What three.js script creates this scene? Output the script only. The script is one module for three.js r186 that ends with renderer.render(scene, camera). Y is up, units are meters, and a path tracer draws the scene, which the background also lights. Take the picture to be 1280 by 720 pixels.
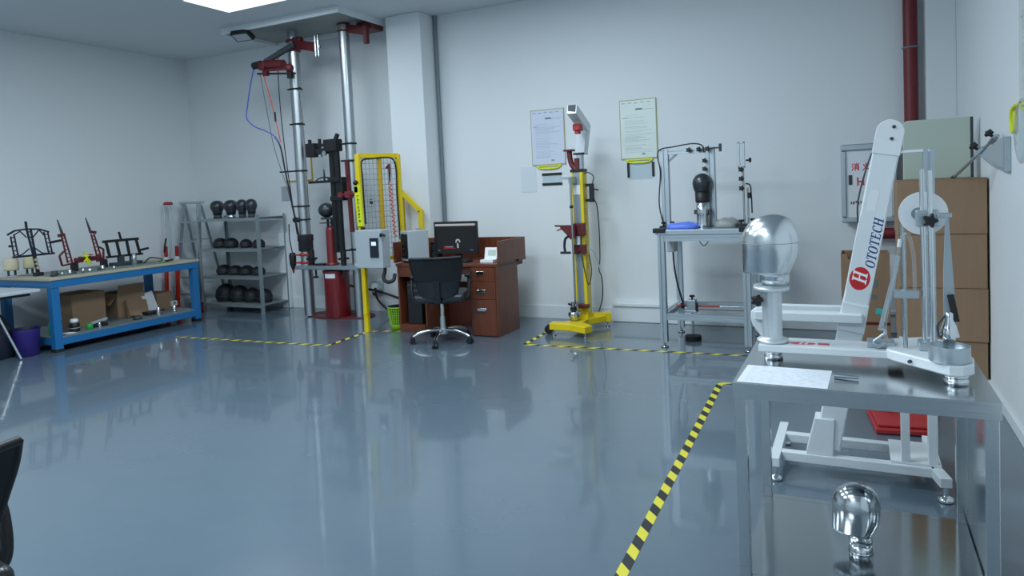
import * as THREE from 'three';
import { RoundedBoxGeometry } from 'three/addons/geometries/RoundedBoxGeometry.js';
import { mergeGeometries } from 'three/addons/utils/BufferGeometryUtils.js';
import { RectAreaLightUniformsLib } from 'three/addons/lights/RectAreaLightUniformsLib.js';

// ------------------------------------------------------------------ camera, light, exposure
const scene = new THREE.Scene();
scene.background = new THREE.Color(0x0b0d0f);
const FOCAL = 870.66, FRAME_W = 1280, FRAME_H = 720;
const camera = new THREE.PerspectiveCamera(2 * Math.atan(FRAME_H / 2 / FOCAL) * 180 / Math.PI, FRAME_W / FRAME_H, 0.05, 60);
camera.position.set(0, 1.5, 0);
camera.rotation.order = 'YXZ';
camera.rotation.set(-3.173 * Math.PI / 180, 26.308 * Math.PI / 180, -2.704 * Math.PI / 180);
camera.setViewOffset(FRAME_W, FRAME_H, 0, 74.1, FRAME_W, FRAME_H);   // the photograph is cropped below the lens axis
const renderer = new THREE.WebGLRenderer({ antialias: true });
renderer.toneMapping = THREE.LinearToneMapping;
renderer.toneMappingExposure = 1.0;
renderer.shadowMap.enabled = true;
RectAreaLightUniformsLib.init();
const LIGHT_COLOR = new THREE.Color().setRGB(0.85, 0.985, 1.09);
const PANEL_LIGHT = 24.6;
// ceiling panels: [centre x, centre z, share of full power]
const PANELS = [[-5.67, -5.47, 0.5], [-2.6, -4.9, 1.0], [-2.6, -2.5, 1.4], [-2.6, 0.0, 1.15], [-5.67, -2.5, 0.9], [-5.67, 0.0, 0.85], [-2.6, 2.3, 0.9]];
const PANEL_W = 1.2, PANEL_D = 0.6, CEIL = 3.65;
const BACK = -7.35, LEFT = -8.95, RIGHT = 0.80, FRONT = 3.4;

// ------------------------------------------------------------------ helpers
let seed = 20731;
const rnd = () => { seed = (seed * 1664525 + 1013904223) >>> 0; return seed / 4294967296; };
const V = (x, y, z) => new THREE.Vector3(x, y, z);
const used = {};
function numbered(n) { n = n.replace(/_\d{3}$/, ''); used[n] = (used[n] ?? -1) + 1; return used[n] ? `${n}_${String(used[n]).padStart(3, '0')}` : n; }
function clean(g) {
  let o = g.index ? g.toNonIndexed() : g.clone();
  for (const k of Object.keys(o.attributes)) if (!['position', 'normal', 'uv'].includes(k)) o.deleteAttribute(k);
  if (!o.attributes.normal) o.computeVertexNormals();
  o.clearGroups(); o.morphAttributes = {};
  if (!o.attributes.uv) boxUV(o);
  return o;
}
function boxUV(g) {          // texture coordinates in metres from the dominant axis
  const p = g.attributes.position, n = g.attributes.normal, uv = new Float32Array(p.count * 2);
  for (let i = 0; i < p.count; i++) {
    const ax = Math.abs(n.getX(i)), ay = Math.abs(n.getY(i)), az = Math.abs(n.getZ(i));
    let u, v;
    if (ay >= ax && ay >= az) { u = p.getX(i); v = p.getZ(i); } else if (ax >= az) { u = p.getZ(i); v = p.getY(i); } else { u = p.getX(i); v = p.getY(i); }
    uv[2 * i] = u; uv[2 * i + 1] = v;
  }
  g.setAttribute('uv', new THREE.BufferAttribute(uv, 2));
  return g;
}
const worldOf = (o) => { const s = V(0, 0, 0); for (let p = o; p && p !== scene; p = p.parent) s.add(p.position); return s; };
function part(name, geos, mat, parent, opts = {}) {   // merges shapes given in world metres into one named mesh below its parent
  const list = (Array.isArray(geos) ? geos : [geos]).map(clean);
  const g = list.length > 1 ? mergeGeometries(list) : list[0];
  if (!opts.keepUV) boxUV(g);
  const off = parent === scene ? V(0, 0, 0) : worldOf(parent);
  g.translate(-off.x, -off.y, -off.z);
  const m = new THREE.Mesh(g, mat); m.name = parent === scene ? numbered(name) : name;
  m.castShadow = m.receiveShadow = true;
  if (opts.label) m.userData.label = opts.label;
  if (opts.kind) m.userData.kind = opts.kind;
  parent.add(m);
  return m;
}
function thing(name, label, category, pos = [0, 0, 0], group) {
  const o = new THREE.Group(); o.name = numbered(name); o.position.set(...pos); scene.add(o);
  o.userData = { label, category }; if (group) o.userData.group = group;
  return o;
}
function copy(src, pos, turn, label) {
  const c = src.clone(); c.name = numbered(src.name); c.position.set(...pos); c.rotation.y = turn || 0;
  c.userData = { ...src.userData, label }; scene.add(c);
  return c;
}
function single(name, label, category, geos, mat, pos, group, opts) {   // a thing that is one mesh
  const m = part(name, geos, mat, scene, opts);
  m.geometry.translate(-pos[0], -pos[1], -pos[2]); m.position.set(...pos);
  m.userData = { label, category }; if (group) m.userData.group = group;
  if (opts && opts.kind) m.userData.kind = opts.kind;
  return m;
}
const struct = (name, geos, mat) => { const m = part(name, geos, mat, scene); m.userData.kind = 'structure'; return m; };
const box = (x0, x1, y0, y1, z0, z1, r = 0.003) => {
  const w = x1 - x0, h = y1 - y0, d = z1 - z0, rr = Math.min(r, w / 2.2, h / 2.2, d / 2.2);
  const g = rr > 0.0004 ? new RoundedBoxGeometry(w, h, d, 1, rr) : new THREE.BoxGeometry(w, h, d);
  return g.translate((x0 + x1) / 2, (y0 + y1) / 2, (z0 + z1) / 2);
};
const cbox = (x, y, z, w, h, d, r) => box(x - w / 2, x + w / 2, y - h / 2, y + h / 2, z - d / 2, z + d / 2, r);
const along = (g, a, b) => {         // turns +y of a shape centred at the origin onto a..b
  const d = b.clone().sub(a).normalize();
  return g.applyQuaternion(new THREE.Quaternion().setFromUnitVectors(V(0, 1, 0), d)).translate((a.x + b.x) / 2, (a.y + b.y) / 2, (a.z + b.z) / 2);
};
const vec = (p) => p.isVector3 ? p : V(...p);
const rod = (a, b, r, r2 = r, n = 16) => { a = vec(a); b = vec(b); return along(new THREE.CylinderGeometry(r2, r, a.distanceTo(b), n), a, b); };
const bar = (a, b, w, d = w, up) => {    // box beam between two points, turned only as needed
  a = vec(a); b = vec(b);
  const y = b.clone().sub(a).normalize(), ref = up ? vec(up) : (Math.abs(y.z) < 0.9 ? V(0, 0, 1) : V(0, 1, 0));
  const x = ref.clone().cross(y).negate().normalize(), z = x.clone().cross(y).normalize();
  const g = new RoundedBoxGeometry(w, a.distanceTo(b), d, 1, Math.min(w, d) * 0.08);
  return g.applyMatrix4(new THREE.Matrix4().makeBasis(x, y, z)).translate((a.x + b.x) / 2, (a.y + b.y) / 2, (a.z + b.z) / 2);
};
const tube = (pts, r, seg = 40, rad = 8) => new THREE.TubeGeometry(new THREE.CatmullRomCurve3(pts.map(vec), false, 'centripetal'), seg, r, rad);
const lathe = (prof, x, y, z, n = 32) => new THREE.LatheGeometry(prof.map(([r, h]) => new THREE.Vector2(Math.max(r, 0.0001), h)), n).translate(x, y, z);
const ball = (x, y, z, r, sx = 1, sy = 1, sz = 1) => new THREE.SphereGeometry(r, 28, 18).scale(sx, sy, sz).translate(x, y, z);
const ring = (x, y, z, R, r) => new THREE.TorusGeometry(R, r, 8, 36).rotateX(Math.PI / 2).translate(x, y, z);
const cyl = (x, y0, y1, z, r, r2 = r, n = 32) => { const e = Math.min(0.003, (y1 - y0) * 0.2, r * 0.2); return lathe([[0, y0], [r - e, y0], [r, y0 + e], [r2, y1 - e], [r2 - e, y1], [0, y1]], x, 0, z, n); };
function extrude(pts, depth, bevel = 0.002) {
  const s = new THREE.Shape(pts.map(([x, y]) => new THREE.Vector2(x, y)));
  return new THREE.ExtrudeGeometry(s, { depth: depth - 2 * bevel, bevelEnabled: bevel > 0, bevelThickness: bevel, bevelSize: bevel, bevelOffset: -bevel, bevelSegments: 1, curveSegments: 16 }).translate(0, 0, bevel);
}
function slab(pts, y0, y1, bevel = 0.002) {    // outline in (x, z), lying flat
  return extrude(pts.map(([x, z]) => [x, -z]), y1 - y0, bevel).rotateX(-Math.PI / 2).translate(0, y0, 0);
}
function slotProfile(a, b, w) {      // T-slot aluminium extrusion between two points along one axis
  a = vec(a); b = vec(b);
  const h = w / 2, n = w * 0.1, d = w * 0.16, o = [];
  for (let k = 0; k < 4; k++) { const c = Math.cos(k * Math.PI / 2), s = Math.sin(k * Math.PI / 2); for (const [x, y] of [[h, -h], [h, -n], [h - d, -n], [h - d, n], [h, n]]) o.push([x * c - y * s, x * s + y * c]); }
  return along(extrude(o, a.distanceTo(b), 0.0008).translate(0, 0, -a.distanceTo(b) / 2).rotateX(-Math.PI / 2), a, b);
}
function starKnob(x, y, z, r, h, axis = [0, 0, 1]) {
  const pts = []; for (let i = 0; i < 40; i++) { const t = i / 40 * Math.PI * 2; const q = r * (0.82 + 0.18 * Math.cos(5 * t)); pts.push([q * Math.cos(t), q * Math.sin(t)]); }
  const g = extrude(pts, h, h * 0.18);
  const stem = new THREE.CylinderGeometry(r * 0.35, r * 0.35, h * 1.2, 12).rotateX(Math.PI / 2).translate(0, 0, -h * 0.5);
  return [g, stem].map((q) => q.applyQuaternion(new THREE.Quaternion().setFromUnitVectors(V(0, 0, 1), vec(axis).normalize())).translate(x, y, z));
}
// ------------------------------------------------------------------ textures
function lattice(n, s) { let q = s; const r = () => { q = (q * 1664525 + 1013904223) >>> 0; return q / 4294967296; }; const a = new Float32Array(n * n); for (let i = 0; i < n * n; i++) a[i] = r(); return a; }
function noise(size, sx, sy, oct, s) {      // tiling value noise in 0..1
  const out = new Float32Array(size * size); let amp = 1, sum = 0;
  for (let o = 0; o < oct; o++) {
    const nx = Math.max(2, Math.round(sx * 2 ** o)), ny = Math.max(2, Math.round(sy * 2 ** o)), N = Math.max(nx, ny), L = lattice(N, s + o * 77);
    for (let j = 0; j < size; j++) for (let i = 0; i < size; i++) {
      const u = i / size * nx, v = j / size * ny, a = Math.floor(u), b = Math.floor(v); let f = u - a, g = v - b; f = f * f * (3 - 2 * f); g = g * g * (3 - 2 * g);
      const q = (p, r) => L[(r % ny) * N + (p % nx)];
      out[j * size + i] += amp * ((q(a, b) * (1 - f) + q(a + 1, b) * f) * (1 - g) + (q(a, b + 1) * (1 - f) + q(a + 1, b + 1) * f) * g);
    }
    sum += amp; amp *= 0.5;
  }
  for (let i = 0; i < out.length; i++) out[i] /= sum;
  return out;
}
function dataTex(size, fn, repeat, srgb) {
  const d = new Uint8Array(size * size * 4);
  for (let i = 0; i < size * size; i++) { const c = fn(i); d[4 * i] = c[0]; d[4 * i + 1] = c[1]; d[4 * i + 2] = c[2]; d[4 * i + 3] = 255; }
  const t = new THREE.DataTexture(d, size, size); t.wrapS = t.wrapT = THREE.RepeatWrapping; t.magFilter = THREE.LinearFilter; t.repeat.set(repeat, repeat);
  if (srgb) t.colorSpace = THREE.SRGBColorSpace; t.needsUpdate = true; return t;
}
const mixc = (a, b, t) => a.map((v, i) => Math.max(0, Math.min(255, v + (b[i] - v) * t)));
const grey = (arr, lo, hi) => (i) => { const v = (lo + (hi - lo) * arr[i]) * 255; return [v, v, v]; };
function canvasTex(w, h, draw) {
  const c = document.createElement('canvas'); c.width = w; c.height = h; draw(c.getContext('2d'), w, h);
  const t = new THREE.CanvasTexture(c); t.colorSpace = THREE.SRGBColorSpace; t.magFilter = THREE.LinearFilter; return t;
}
const n1 = noise(256, 5, 5, 4, 11), n2 = noise(256, 24, 24, 3, 29), nGrain = noise(256, 4, 60, 3, 41), nBrush = noise(256, 3, 110, 2, 57), nFlute = noise(256, 60, 4, 2, 83);
const texWall = dataTex(256, grey(n2, 0.2, 0.8), 1.1);
const texFloorRough = dataTex(256, (i) => { const v = 255 * (0.75 + 0.25 * n1[i]); return [v, v, v]; }, 0.45);
const texFloorBump = dataTex(256, (i) => { const v = 255 * n1[i]; return [v, v, v]; }, 0.55);
const texFloor = dataTex(256, (i) => mixc([87, 104, 117], [94, 110, 122], n1[i] * 0.6 + n2[i] * 0.4), 0.4, true);
const texWood = dataTex(256, (i) => mixc([86, 43, 27], [120, 64, 38], nGrain[i]), 1.6, true); texWood.rotation = Math.PI / 2;
const texCard = dataTex(256, (i) => mixc([146, 118, 92], [160, 132, 105], n1[i] * 0.6 + nFlute[i] * 0.4), 1.2, true);
const texBrush = dataTex(256, grey(nBrush, 0.7, 1.0), 2.2);
const texBoard = dataTex(256, (i) => mixc([168, 160, 138], [186, 178, 156], n1[i]), 1.5, true);

// ------------------------------------------------------------------ materials
const std = (color, roughness = 0.6, metalness = 0, more = {}) => new THREE.MeshStandardMaterial({ color, roughness, metalness, ...more });
const phys = (color, roughness, metalness, more) => new THREE.MeshPhysicalMaterial({ color, roughness, metalness, ...more });
const M = {
  wall: std(0xdfe4e6, 0.85, 0, { bumpMap: texWall, bumpScale: 0.0006 }),
  ceiling: std(0xd4dade, 0.9),
  floor: phys(0xffffff, 0.3, 0, { map: texFloor, roughnessMap: texFloorRough, bumpMap: texFloorBump, bumpScale: 0.0012, clearcoat: 0.6, clearcoatRoughness: 0.06 }),
  trim: std(0xdde3e6, 0.55),
  redPipe: std(0x6e1c24, 0.45),
  greyPipe: std(0x76858c, 0.5),
  white: std(0xe4e8ea, 0.45),
  whitePaint: phys(0xdde4e7, 0.35, 0, { clearcoat: 0.3, clearcoatRoughness: 0.2 }),
  paper: std(0xe6e9ee, 0.8),
  black: std(0x14171a, 0.5), blackMatte: std(0x1a1d21, 0.85), rubber: std(0x15171a, 0.7),
  mesh: std(0x1d2226, 0.9),
  leather: phys(0x1b2026, 0.38, 0, { clearcoat: 0.2 }),
  chrome: std(0xd8dcde, 0.12, 1), steel: std(0xb9bfc2, 0.22, 1, { roughnessMap: texBrush }), polished: std(0xd0d5d8, 0.16, 1),
  tableSteel: std(0xcfd4d6, 0.2, 1, { roughnessMap: texBrush }),
  shelfSteel: std(0xaeb4b7, 0.16, 1, { roughnessMap: texBrush }), satin: std(0xd8dfe2, 0.34, 0.6),
  headSteel: std(0xdce1e3, 0.24, 1),
  alu: std(0xb7c2c8, 0.38, 0.85), aluDull: std(0x93a0a6, 0.5, 0.7), galv: std(0x95a1a5, 0.5, 0.55),
  pole: std(0xbcc3c6, 0.36, 1),
  red: phys(0x76151a, 0.35, 0, { clearcoat: 0.5, clearcoatRoughness: 0.15 }), darkRed: std(0x5e1a20, 0.5), brightRed: std(0xa62a2c, 0.5), orangeRed: std(0xbb2b1c, 0.45),
  yellow: phys(0xe3c70c, 0.4, 0, { clearcoat: 0.2 }), limeYellow: std(0xdbe21c, 0.45), amber: std(0xc4a018, 0.5),
  blue: phys(0x1c6ba4, 0.45, 0, { clearcoat: 0.2 }), navy: std(0x10192b, 0.55), purple: std(0x2b1f70, 0.5), blueBag: std(0x5b7be0, 0.45),
  lime: std(0x93c832, 0.45), green: std(0x2f9a48, 0.5), teal: std(0x2aa39b, 0.6), cream: std(0xd9cdb0, 0.6), orange: std(0xd2482e, 0.5),
  boxGrey: std(0xa9b3b8, 0.45), panelGreen: std(0xb7c4b8, 0.6), darkGrey: std(0x363d42, 0.6), head: phys(0x272d33, 0.33, 0, { clearcoat: 0.3, clearcoatRoughness: 0.2 }), helmet: std(0x191d22, 0.55),
  wood: phys(0xffffff, 0.42, 0, { map: texWood, clearcoat: 0.15, clearcoatRoughness: 0.3 }), woodDark: std(0x5a2a1e, 0.5),
  card: std(0xffffff, 0.85, 0, { map: texCard }), cardDark: std(0x8d735a, 0.9), tan: std(0xffffff, 0.7, 0, { map: texBoard }), mat: std(0x76837f, 0.75),
  clear: phys(0xf4f8fa, 0.06, 0, { transmission: 1, thickness: 0, ior: 1.45 }), film: phys(0xf4f8fa, 0.12, 0, { transmission: 0.92, thickness: 0, ior: 1.4 }),
  screen: std(0x0d1014, 0.25), redCord: std(0xd9452f, 0.6), blueHose: std(0x4a5fc0, 0.5),
};
M.panel = std(0xf4f7fa, 0.6, 0, { emissive: new THREE.Color().setRGB(0.95, 1.0, 1.05), emissiveIntensity: 1.5 });

// ------------------------------------------------------------------ the room
struct('floor', new THREE.BoxGeometry(RIGHT - LEFT + 0.5, 0.15, FRONT - BACK + 0.5).translate((LEFT + RIGHT) / 2, -0.075, (FRONT + BACK) / 2), M.floor);
struct('ceiling', new THREE.BoxGeometry(RIGHT - LEFT + 0.5, 0.2, FRONT - BACK + 0.5).translate((LEFT + RIGHT) / 2, CEIL + 0.1, (FRONT + BACK) / 2), M.ceiling);
struct('wall_back', new THREE.BoxGeometry(RIGHT - LEFT + 0.5, CEIL, 0.25).translate((LEFT + RIGHT) / 2, CEIL / 2, BACK - 0.125), M.wall);
struct('wall_front', new THREE.BoxGeometry(RIGHT - LEFT + 0.5, CEIL, 0.25).translate((LEFT + RIGHT) / 2, CEIL / 2, FRONT + 0.125), M.wall);
struct('wall_left', new THREE.BoxGeometry(0.25, CEIL, FRONT - BACK).translate(LEFT - 0.125, CEIL / 2, (FRONT + BACK) / 2), M.wall);
struct('wall_right', new THREE.BoxGeometry(0.25, CEIL, FRONT - BACK).translate(RIGHT + 0.125, CEIL / 2, (FRONT + BACK) / 2), M.wall);
struct('pillar_back', box(-5.05, -4.56, 0, CEIL, BACK, -7.03, 0.006), M.wall);
struct('pillar_corner', box(0.575, RIGHT, 0, CEIL, BACK, -7.12, 0.006), M.wall);
struct('baseboard_back', [box(-4.56, -2.42, 0, 0.15, BACK, BACK + 0.015), box(-7.1, -5.05, 0, 0.15, BACK, BACK + 0.015), box(LEFT, -7.27, 0, 0.15, BACK, BACK + 0.015)], M.trim);
struct('baseboard_right', box(RIGHT - 0.018, RIGHT, 0, 0.07, BACK, FRONT), M.trim);
struct('baseboard_left', box(LEFT, LEFT + 0.015, 0, 0.12, BACK, FRONT), M.trim);
struct('trim_1', [box(-2.42, 0.57, 0, 0.17, BACK, BACK + 0.05, 0.01), box(-2.42, 0.57, 0.17, 0.215, BACK, BACK + 0.07, 0.012)], M.trim);
struct('trim_2', box(-7.27, -7.11, 0, 1.05, BACK, BACK + 0.06, 0.006), M.trim);
{ const t = thing('conduit', 'thin grey conduit running down the wall beside the white pillar', 'pipe', [-4.53, 0, BACK + 0.03]);
  part('pipe', rod([-4.53, 0, BACK + 0.03], [-4.53, CEIL - 0.03, BACK + 0.03], 0.022), M.greyPipe, t);
  part('flange', cyl(-4.53, CEIL - 0.03, CEIL, BACK + 0.03, 0.028), M.greyPipe, t); }
{ const t = thing('fire_pipe', 'dark red fire main coming down the wall from the ceiling behind the grey-green panel', 'pipe', [0.47, 0, BACK + 0.12]);
  part('pipe', [rod([0.465, 0.94, -7.24], [0.465, CEIL, -7.24], 0.057, 0.057, 28), rod([0.465, 0.94, -7.24], [0.12, 0.94, -7.24], 0.052, 0.052, 24), ball(0.465, 0.94, -7.24, 0.057)], M.redPipe, t);
  part('pipe_clamp', [ring(0.465, 2.6, -7.24, 0.06, 0.008), box(0.44, 0.49, 2.585, 2.615, BACK, -7.29)], M.greyPipe, t); }

// ceiling lights: a glowing diffuser in a slim frame, with an area light just below it
const panelPlace = ['above the blue workbench side of the room, its corner in view', 'above the desk and the yellow column tester', 'over the middle of the floor', 'over the room behind the camera', 'over the left of the floor', 'over the left of the room behind the camera', 'close to the wall behind the camera'];
PANELS.forEach(([x, z, share], i) => {
  const t = thing('ceiling_light', `flush ceiling light panel ${panelPlace[i]}`, 'light', [x, CEIL, z], 'ceiling light panels');
  const w = PANEL_W / 2, d = PANEL_D / 2;
  part('frame', [box(x - w - .015, x + w + .015, CEIL - .014, CEIL, z - d - .015, z - d, .002), box(x - w - .015, x + w + .015, CEIL - .014, CEIL, z + d, z + d + .015, .002), box(x - w - .015, x - w, CEIL - .014, CEIL, z - d, z + d, .002), box(x + w, x + w + .015, CEIL - .014, CEIL, z - d, z + d, .002)], M.white, t);
  part('diffuser', box(x - w, x + w, CEIL - .010, CEIL - 0.001, z - d, z + d, 0), M.panel, t);
  const l = new THREE.RectAreaLight(LIGHT_COLOR, PANEL_LIGHT * share, PANEL_W, PANEL_D);
  l.position.set(x, CEIL - 0.03, z); l.lookAt(x, 0, z); scene.add(l);
});

// hazard tape on the floor
const texTape = canvasTex(128, 64, (c, w, h) => { c.fillStyle = '#dcd13a'; c.fillRect(0, 0, w, h); c.fillStyle = '#23272a'; for (const o of [-w, 0, w]) { c.beginPath(); c.moveTo(o, 0); c.lineTo(o + w / 2, 0); c.lineTo(o + w / 2 + 44, h); c.lineTo(o + 44, h); c.fill(); } });
texTape.wrapS = THREE.RepeatWrapping; texTape.wrapT = THREE.ClampToEdgeWrapping;
M.tape = std(0xffffff, 0.5, 0, { map: texTape });
function tape(a, b, label) {
  const L = Math.hypot(b[0] - a[0], b[1] - a[1]), g = new THREE.BoxGeometry(L, 0.0012, 0.048), uv = g.attributes.uv, p = g.attributes.position;
  for (let i = 0; i < p.count; i++) uv.setXY(i, p.getX(i) / 0.158, p.getZ(i) / 0.048 + 0.5);
  g.rotateY(-Math.atan2(b[1] - a[1], b[0] - a[0])).translate((a[0] + b[0]) / 2, 0.0006, (a[1] + b[1]) / 2);
  single('hazard_tape', label, 'floor tape', g, M.tape, [a[0], 0, a[1]], 'hazard tape lines on the floor', { keepUV: true });
}
tape([-0.919, -5.19], [-0.80, -1.4], 'long black and yellow tape running toward the viewer beside the steel table');
tape([-0.94, -5.215], [0.75, -5.31], 'black and yellow tape passing behind the steel table to the right wall');
tape([-2.91, -6.02], [-0.84, -6.105], 'black and yellow tape in front of the yellow column tester and the aluminium stand');
tape([-2.905, -6.05], [-2.92, -6.85], 'short black and yellow tape beside the desk, left of the yellow column tester');
tape([-7.03, -5.375], [-4.86, -5.47], 'black and yellow tape in front of the rack and the red drop tower');
tape([-4.87, -5.5], [-4.9, -6.12], 'short black and yellow tape leading to the foot of the yellow gate post');
tape([-4.86, -6.2], [-4.5, -6.3], 'short black and yellow tape under the green waste basket');

// ------------------------------------------------------------------ red drop tower with two poles
{
  const t = thing('drop_tower', 'tall impact drop tower with two silver poles and a red cylinder pedestal', 'test machine', [-5.92, 0, -6.92]);
  part('base_plate', lathe([[0, 0], [0.5, 0], [0.505, 0.006], [0.5, 0.016], [0, 0.016]], 0, 0, 0, 64).scale(1, 1, 0.48).translate(-5.93, 0, -6.95), M.darkRed, t);
  const P1 = [-6.33, -6.82], P2 = [-5.565, -6.88], top = CEIL - 0.03;
  part('pole', rod([P1[0], 0.016, P1[1]], [P1[0], top, P1[1]], 0.07, 0.07, 36), M.pole, t);
  part('pole', rod([P2[0], 0.016, P2[1]], [P2[0], top, P2[1]], 0.064, 0.064, 36), M.pole, t);
  const cy = part('pedestal', [lathe([[0, 0.016], [0.158, 0.016], [0.158, 0.585], [0.15, 0.6], [0, 0.6]], -5.895, 0, -6.86, 48)], M.red, t);
  part('collar', cyl(-5.895, 0.572, 0.6, -6.86, 0.17), M.darkRed, cy);
  part('label', new THREE.CylinderGeometry(0.1595, 0.1595, 0.065, 16, 1, true, -0.35, 0.95).translate(-5.895, 0.545, -6.86), M.paper, cy, { label: 'white label' });
  part('table_plate', [box(-6.42, -5.44, 0.618, 0.668, -7.06, -6.70, 0.006)], M.alu, t);
  for (const [x, z] of [[-6.1, -6.72], [-5.65, -6.72]]) part('table_screw', [rod([x, 0.545, z], [x, 0.63, z], 0.014), ...starKnob(x, 0.535, z, 0.036, 0.022, [0, -1, 0])], M.black, t);
  part('anvil_post', [lathe([[0, 0.668], [0.085, 0.668], [0.085, 0.69], [0.062, 0.7], [0.06, 1.11], [0.05, 1.145], [0.03, 1.16], [0, 1.16]], -5.91, 0, -6.82)], M.red, t);
  part('anvil', [rod([-5.945, 1.15, -6.82], [-5.945, 1.25, -6.82], 0.016), rod([-5.885, 1.15, -6.82], [-5.885, 1.25, -6.82], 0.016), cyl(-5.92, 1.245, 1.268, -6.82, 0.105), cyl(-5.95, 1.195, 1.205, -6.82, 0.1)], M.darkGrey, t);
  part('headform', [ball(-5.94, 1.36, -6.8, 0.1, 1.02, 0.93, 1)], M.head, t);
  // guide rail of two black bars and what rides on it
  part('guide_rail', [bar([-5.805, 0.84, -6.8], [-5.805, 2.2, -6.8], 0.05, 0.05), bar([-5.72, 0.84, -6.8], [-5.72, 2.2, -6.8], 0.05, 0.05), box(-5.83, -5.70, 0.83, 0.86, -6.84, -6.75), box(-5.83, -5.70, 1.48, 1.50, -6.85, -6.80)], M.black, t);
  part('rail_bracket', [rod([-5.75, 2.165, -6.82], [P2[0] + .08, 2.165, -6.86], 0.012), ring(P2[0], 2.165, P2[1], 0.068, 0.012)], M.black, t);
  part('rail_bracket', [rod([-5.75, 0.845, -6.82], [P2[0] + .08, 0.86, -6.86], 0.012), ring(P2[0], 0.86, P2[1], 0.068, 0.014)], M.black, t);
  const car = part('top_carriage', [box(-6.17, -6.03, 2.03, 2.2, -6.88, -6.74, .01), box(-6.03, -5.86, 2.06, 2.13, -6.86, -6.76, .01), box(-5.88, -5.68, 2.08, 2.23, -6.87, -6.74, .01), bar([-6.1, 2.15, -6.8], [-5.8, 2.19, -6.8], 0.03), rod([-6.14, 2.2, -6.8], [-6.14, 2.25, -6.8], 0.022), rod([-5.98, 2.14, -6.8], [-5.98, 2.25, -6.8], 0.02), bar([-5.74, 2.2, -6.8], [-5.69, 2.29, -6.8], 0.04)], M.blackMatte, t);
  part('bolt', [rod([-5.93, 2.02, -6.74], [-5.93, 2.05, -6.74], 0.03), rod([-5.84, 2.06, -6.73], [-5.84, 2.06, -6.70], 0.03)], M.steel, car);
  const arm = part('drop_arm', [bar([-6.18, 1.715, -6.8], [-5.8, 1.715, -6.8], 0.03, 0.06), tube([[-6.08, 1.73, -6.8], [-6.0, 1.765, -6.8], [-5.86, 1.76, -6.8], [-5.8, 1.73, -6.8]], 0.008, 20), rod([-5.94, 1.73, -6.8], [-5.94, 1.87, -6.8], 0.013, 0.006)], M.black, t);
  for (let k = 0; k < 5; k++) part('spring_pin', rod([-6.06 + k * .055, 1.725, -6.8], [-6.06 + k * .055, 1.765, -6.8], 0.005, 0.005, 8), M.steel, arm);
  part('slider', [box(-5.84, -5.66, 1.7, 1.76, -6.86, -6.74, .01), box(-5.70, -5.63, 1.5, 1.76, -6.86, -6.76, .01), box(-5.84, -5.64, 1.47, 1.53, -6.86, -6.76, .01)], M.blackMatte, t);
  part('stop_rail', [bar([-5.552, 1.08, -6.80], [-5.572, 1.95, -6.80], 0.05, 0.03)], M.darkRed, t);
  part('cross_lever', [rod([-5.72, 1.54, -6.78], [-5.4, 1.54, -6.76], 0.02), box(-5.70, -5.64, 1.51, 1.57, -6.81, -6.75), box(-5.60, -5.52, 1.50, 1.58, -6.82, -6.75)], M.red, t);
  part('pole_clamp', [rod([-5.66, 1.955, -6.80], [-5.47, 1.955, -6.82], 0.012), ring(P2[0], 1.955, P2[1], 0.068, 0.012)], M.black, t);
  // clamps on the first pole
  for (const [y, l] of [[2.9, 0], [2.46, 0.0], [1.87, 0.22], [1.42, 0.06], [1.25, 0.05]]) part('pole_clamp', [ring(P1[0], y, P1[1], 0.074, 0.011), rod([P1[0] - 0.08 - l, y, P1[1] + .06], [P1[0] + 0.13, y, P1[1] + .06], 0.01)], M.black, t);
  part('clamp_knob', [ball(-6.42, 1.25, -6.76, 0.038), ball(-6.36, 1.25, -6.75, 0.03)], M.black, t);
  part('sleeve', [lathe([[0.07, 0.84], [0.092, 0.85], [0.092, 0.97], [0.1, 0.98], [0.1, 1.05], [0.071, 1.06]], P1[0], 0, P1[1])], M.blackMatte, t);
  for (const y of [0.8, 0.7]) part('red_collar', [ring(P1[0], y, P1[1], 0.08, 0.016), bar([P1[0] - .12, y, P1[1] + .07], [P1[0] + 0.17, y, P1[1] + .07], 0.02)], M.brightRed, t);
  for (const x of [-6.19, -5.68]) part('clamp_column', [rod([x, 0.66, -6.76], [x, 0.86, -6.76], 0.035), rod([x, 0.86, -6.76], [x, 0.9, -6.76], 0.014), box(x - .05, x + .05, 0.74, 0.765, -6.81, -6.71)], M.black, t);
  part('tray', [box(-6.12, -5.98, 0.668, 0.69, -6.84, -6.72), bar([-6.2, 0.69, -6.72], [-6.1, 0.74, -6.72], 0.02)], M.black, t);
  const pend = part('hand_switch', [lathe([[0, 0.6], [0.012, 0.6], [0.04, 0.68], [0.045, 0.8], [0.03, 0.83], [0, 0.83]], -6.49, 0, -6.74)], M.black, t);
  part('switch_tip', lathe([[0, 0.565], [0.008, 0.565], [0.02, 0.61], [0, 0.61]], -6.49, 0, -6.74), M.brightRed, pend);
  // arms under the ceiling
  part('red_arm', [bar([P1[0], 3.475, P1[1]], [-5.87, 3.35, -6.72], 0.11, 0.05), ring(P1[0], 3.50, P1[1], 0.076, 0.018), ring(P1[0], 3.38, P1[1], 0.076, 0.014), box(P1[0] + .02, P1[0] + .16, 3.38, 3.54, -6.85, -6.76, .02)], M.darkRed, t);
  part('drop_guide', [rod([-5.865, 3.235, -6.7], [-5.865, 3.49, -6.7], 0.016), rod([-5.82, 3.235, -6.7], [-5.82, 3.49, -6.7], 0.016), box(-5.89, -5.80, 3.33, 3.37, -6.73, -6.69)], M.steel, t);
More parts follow.
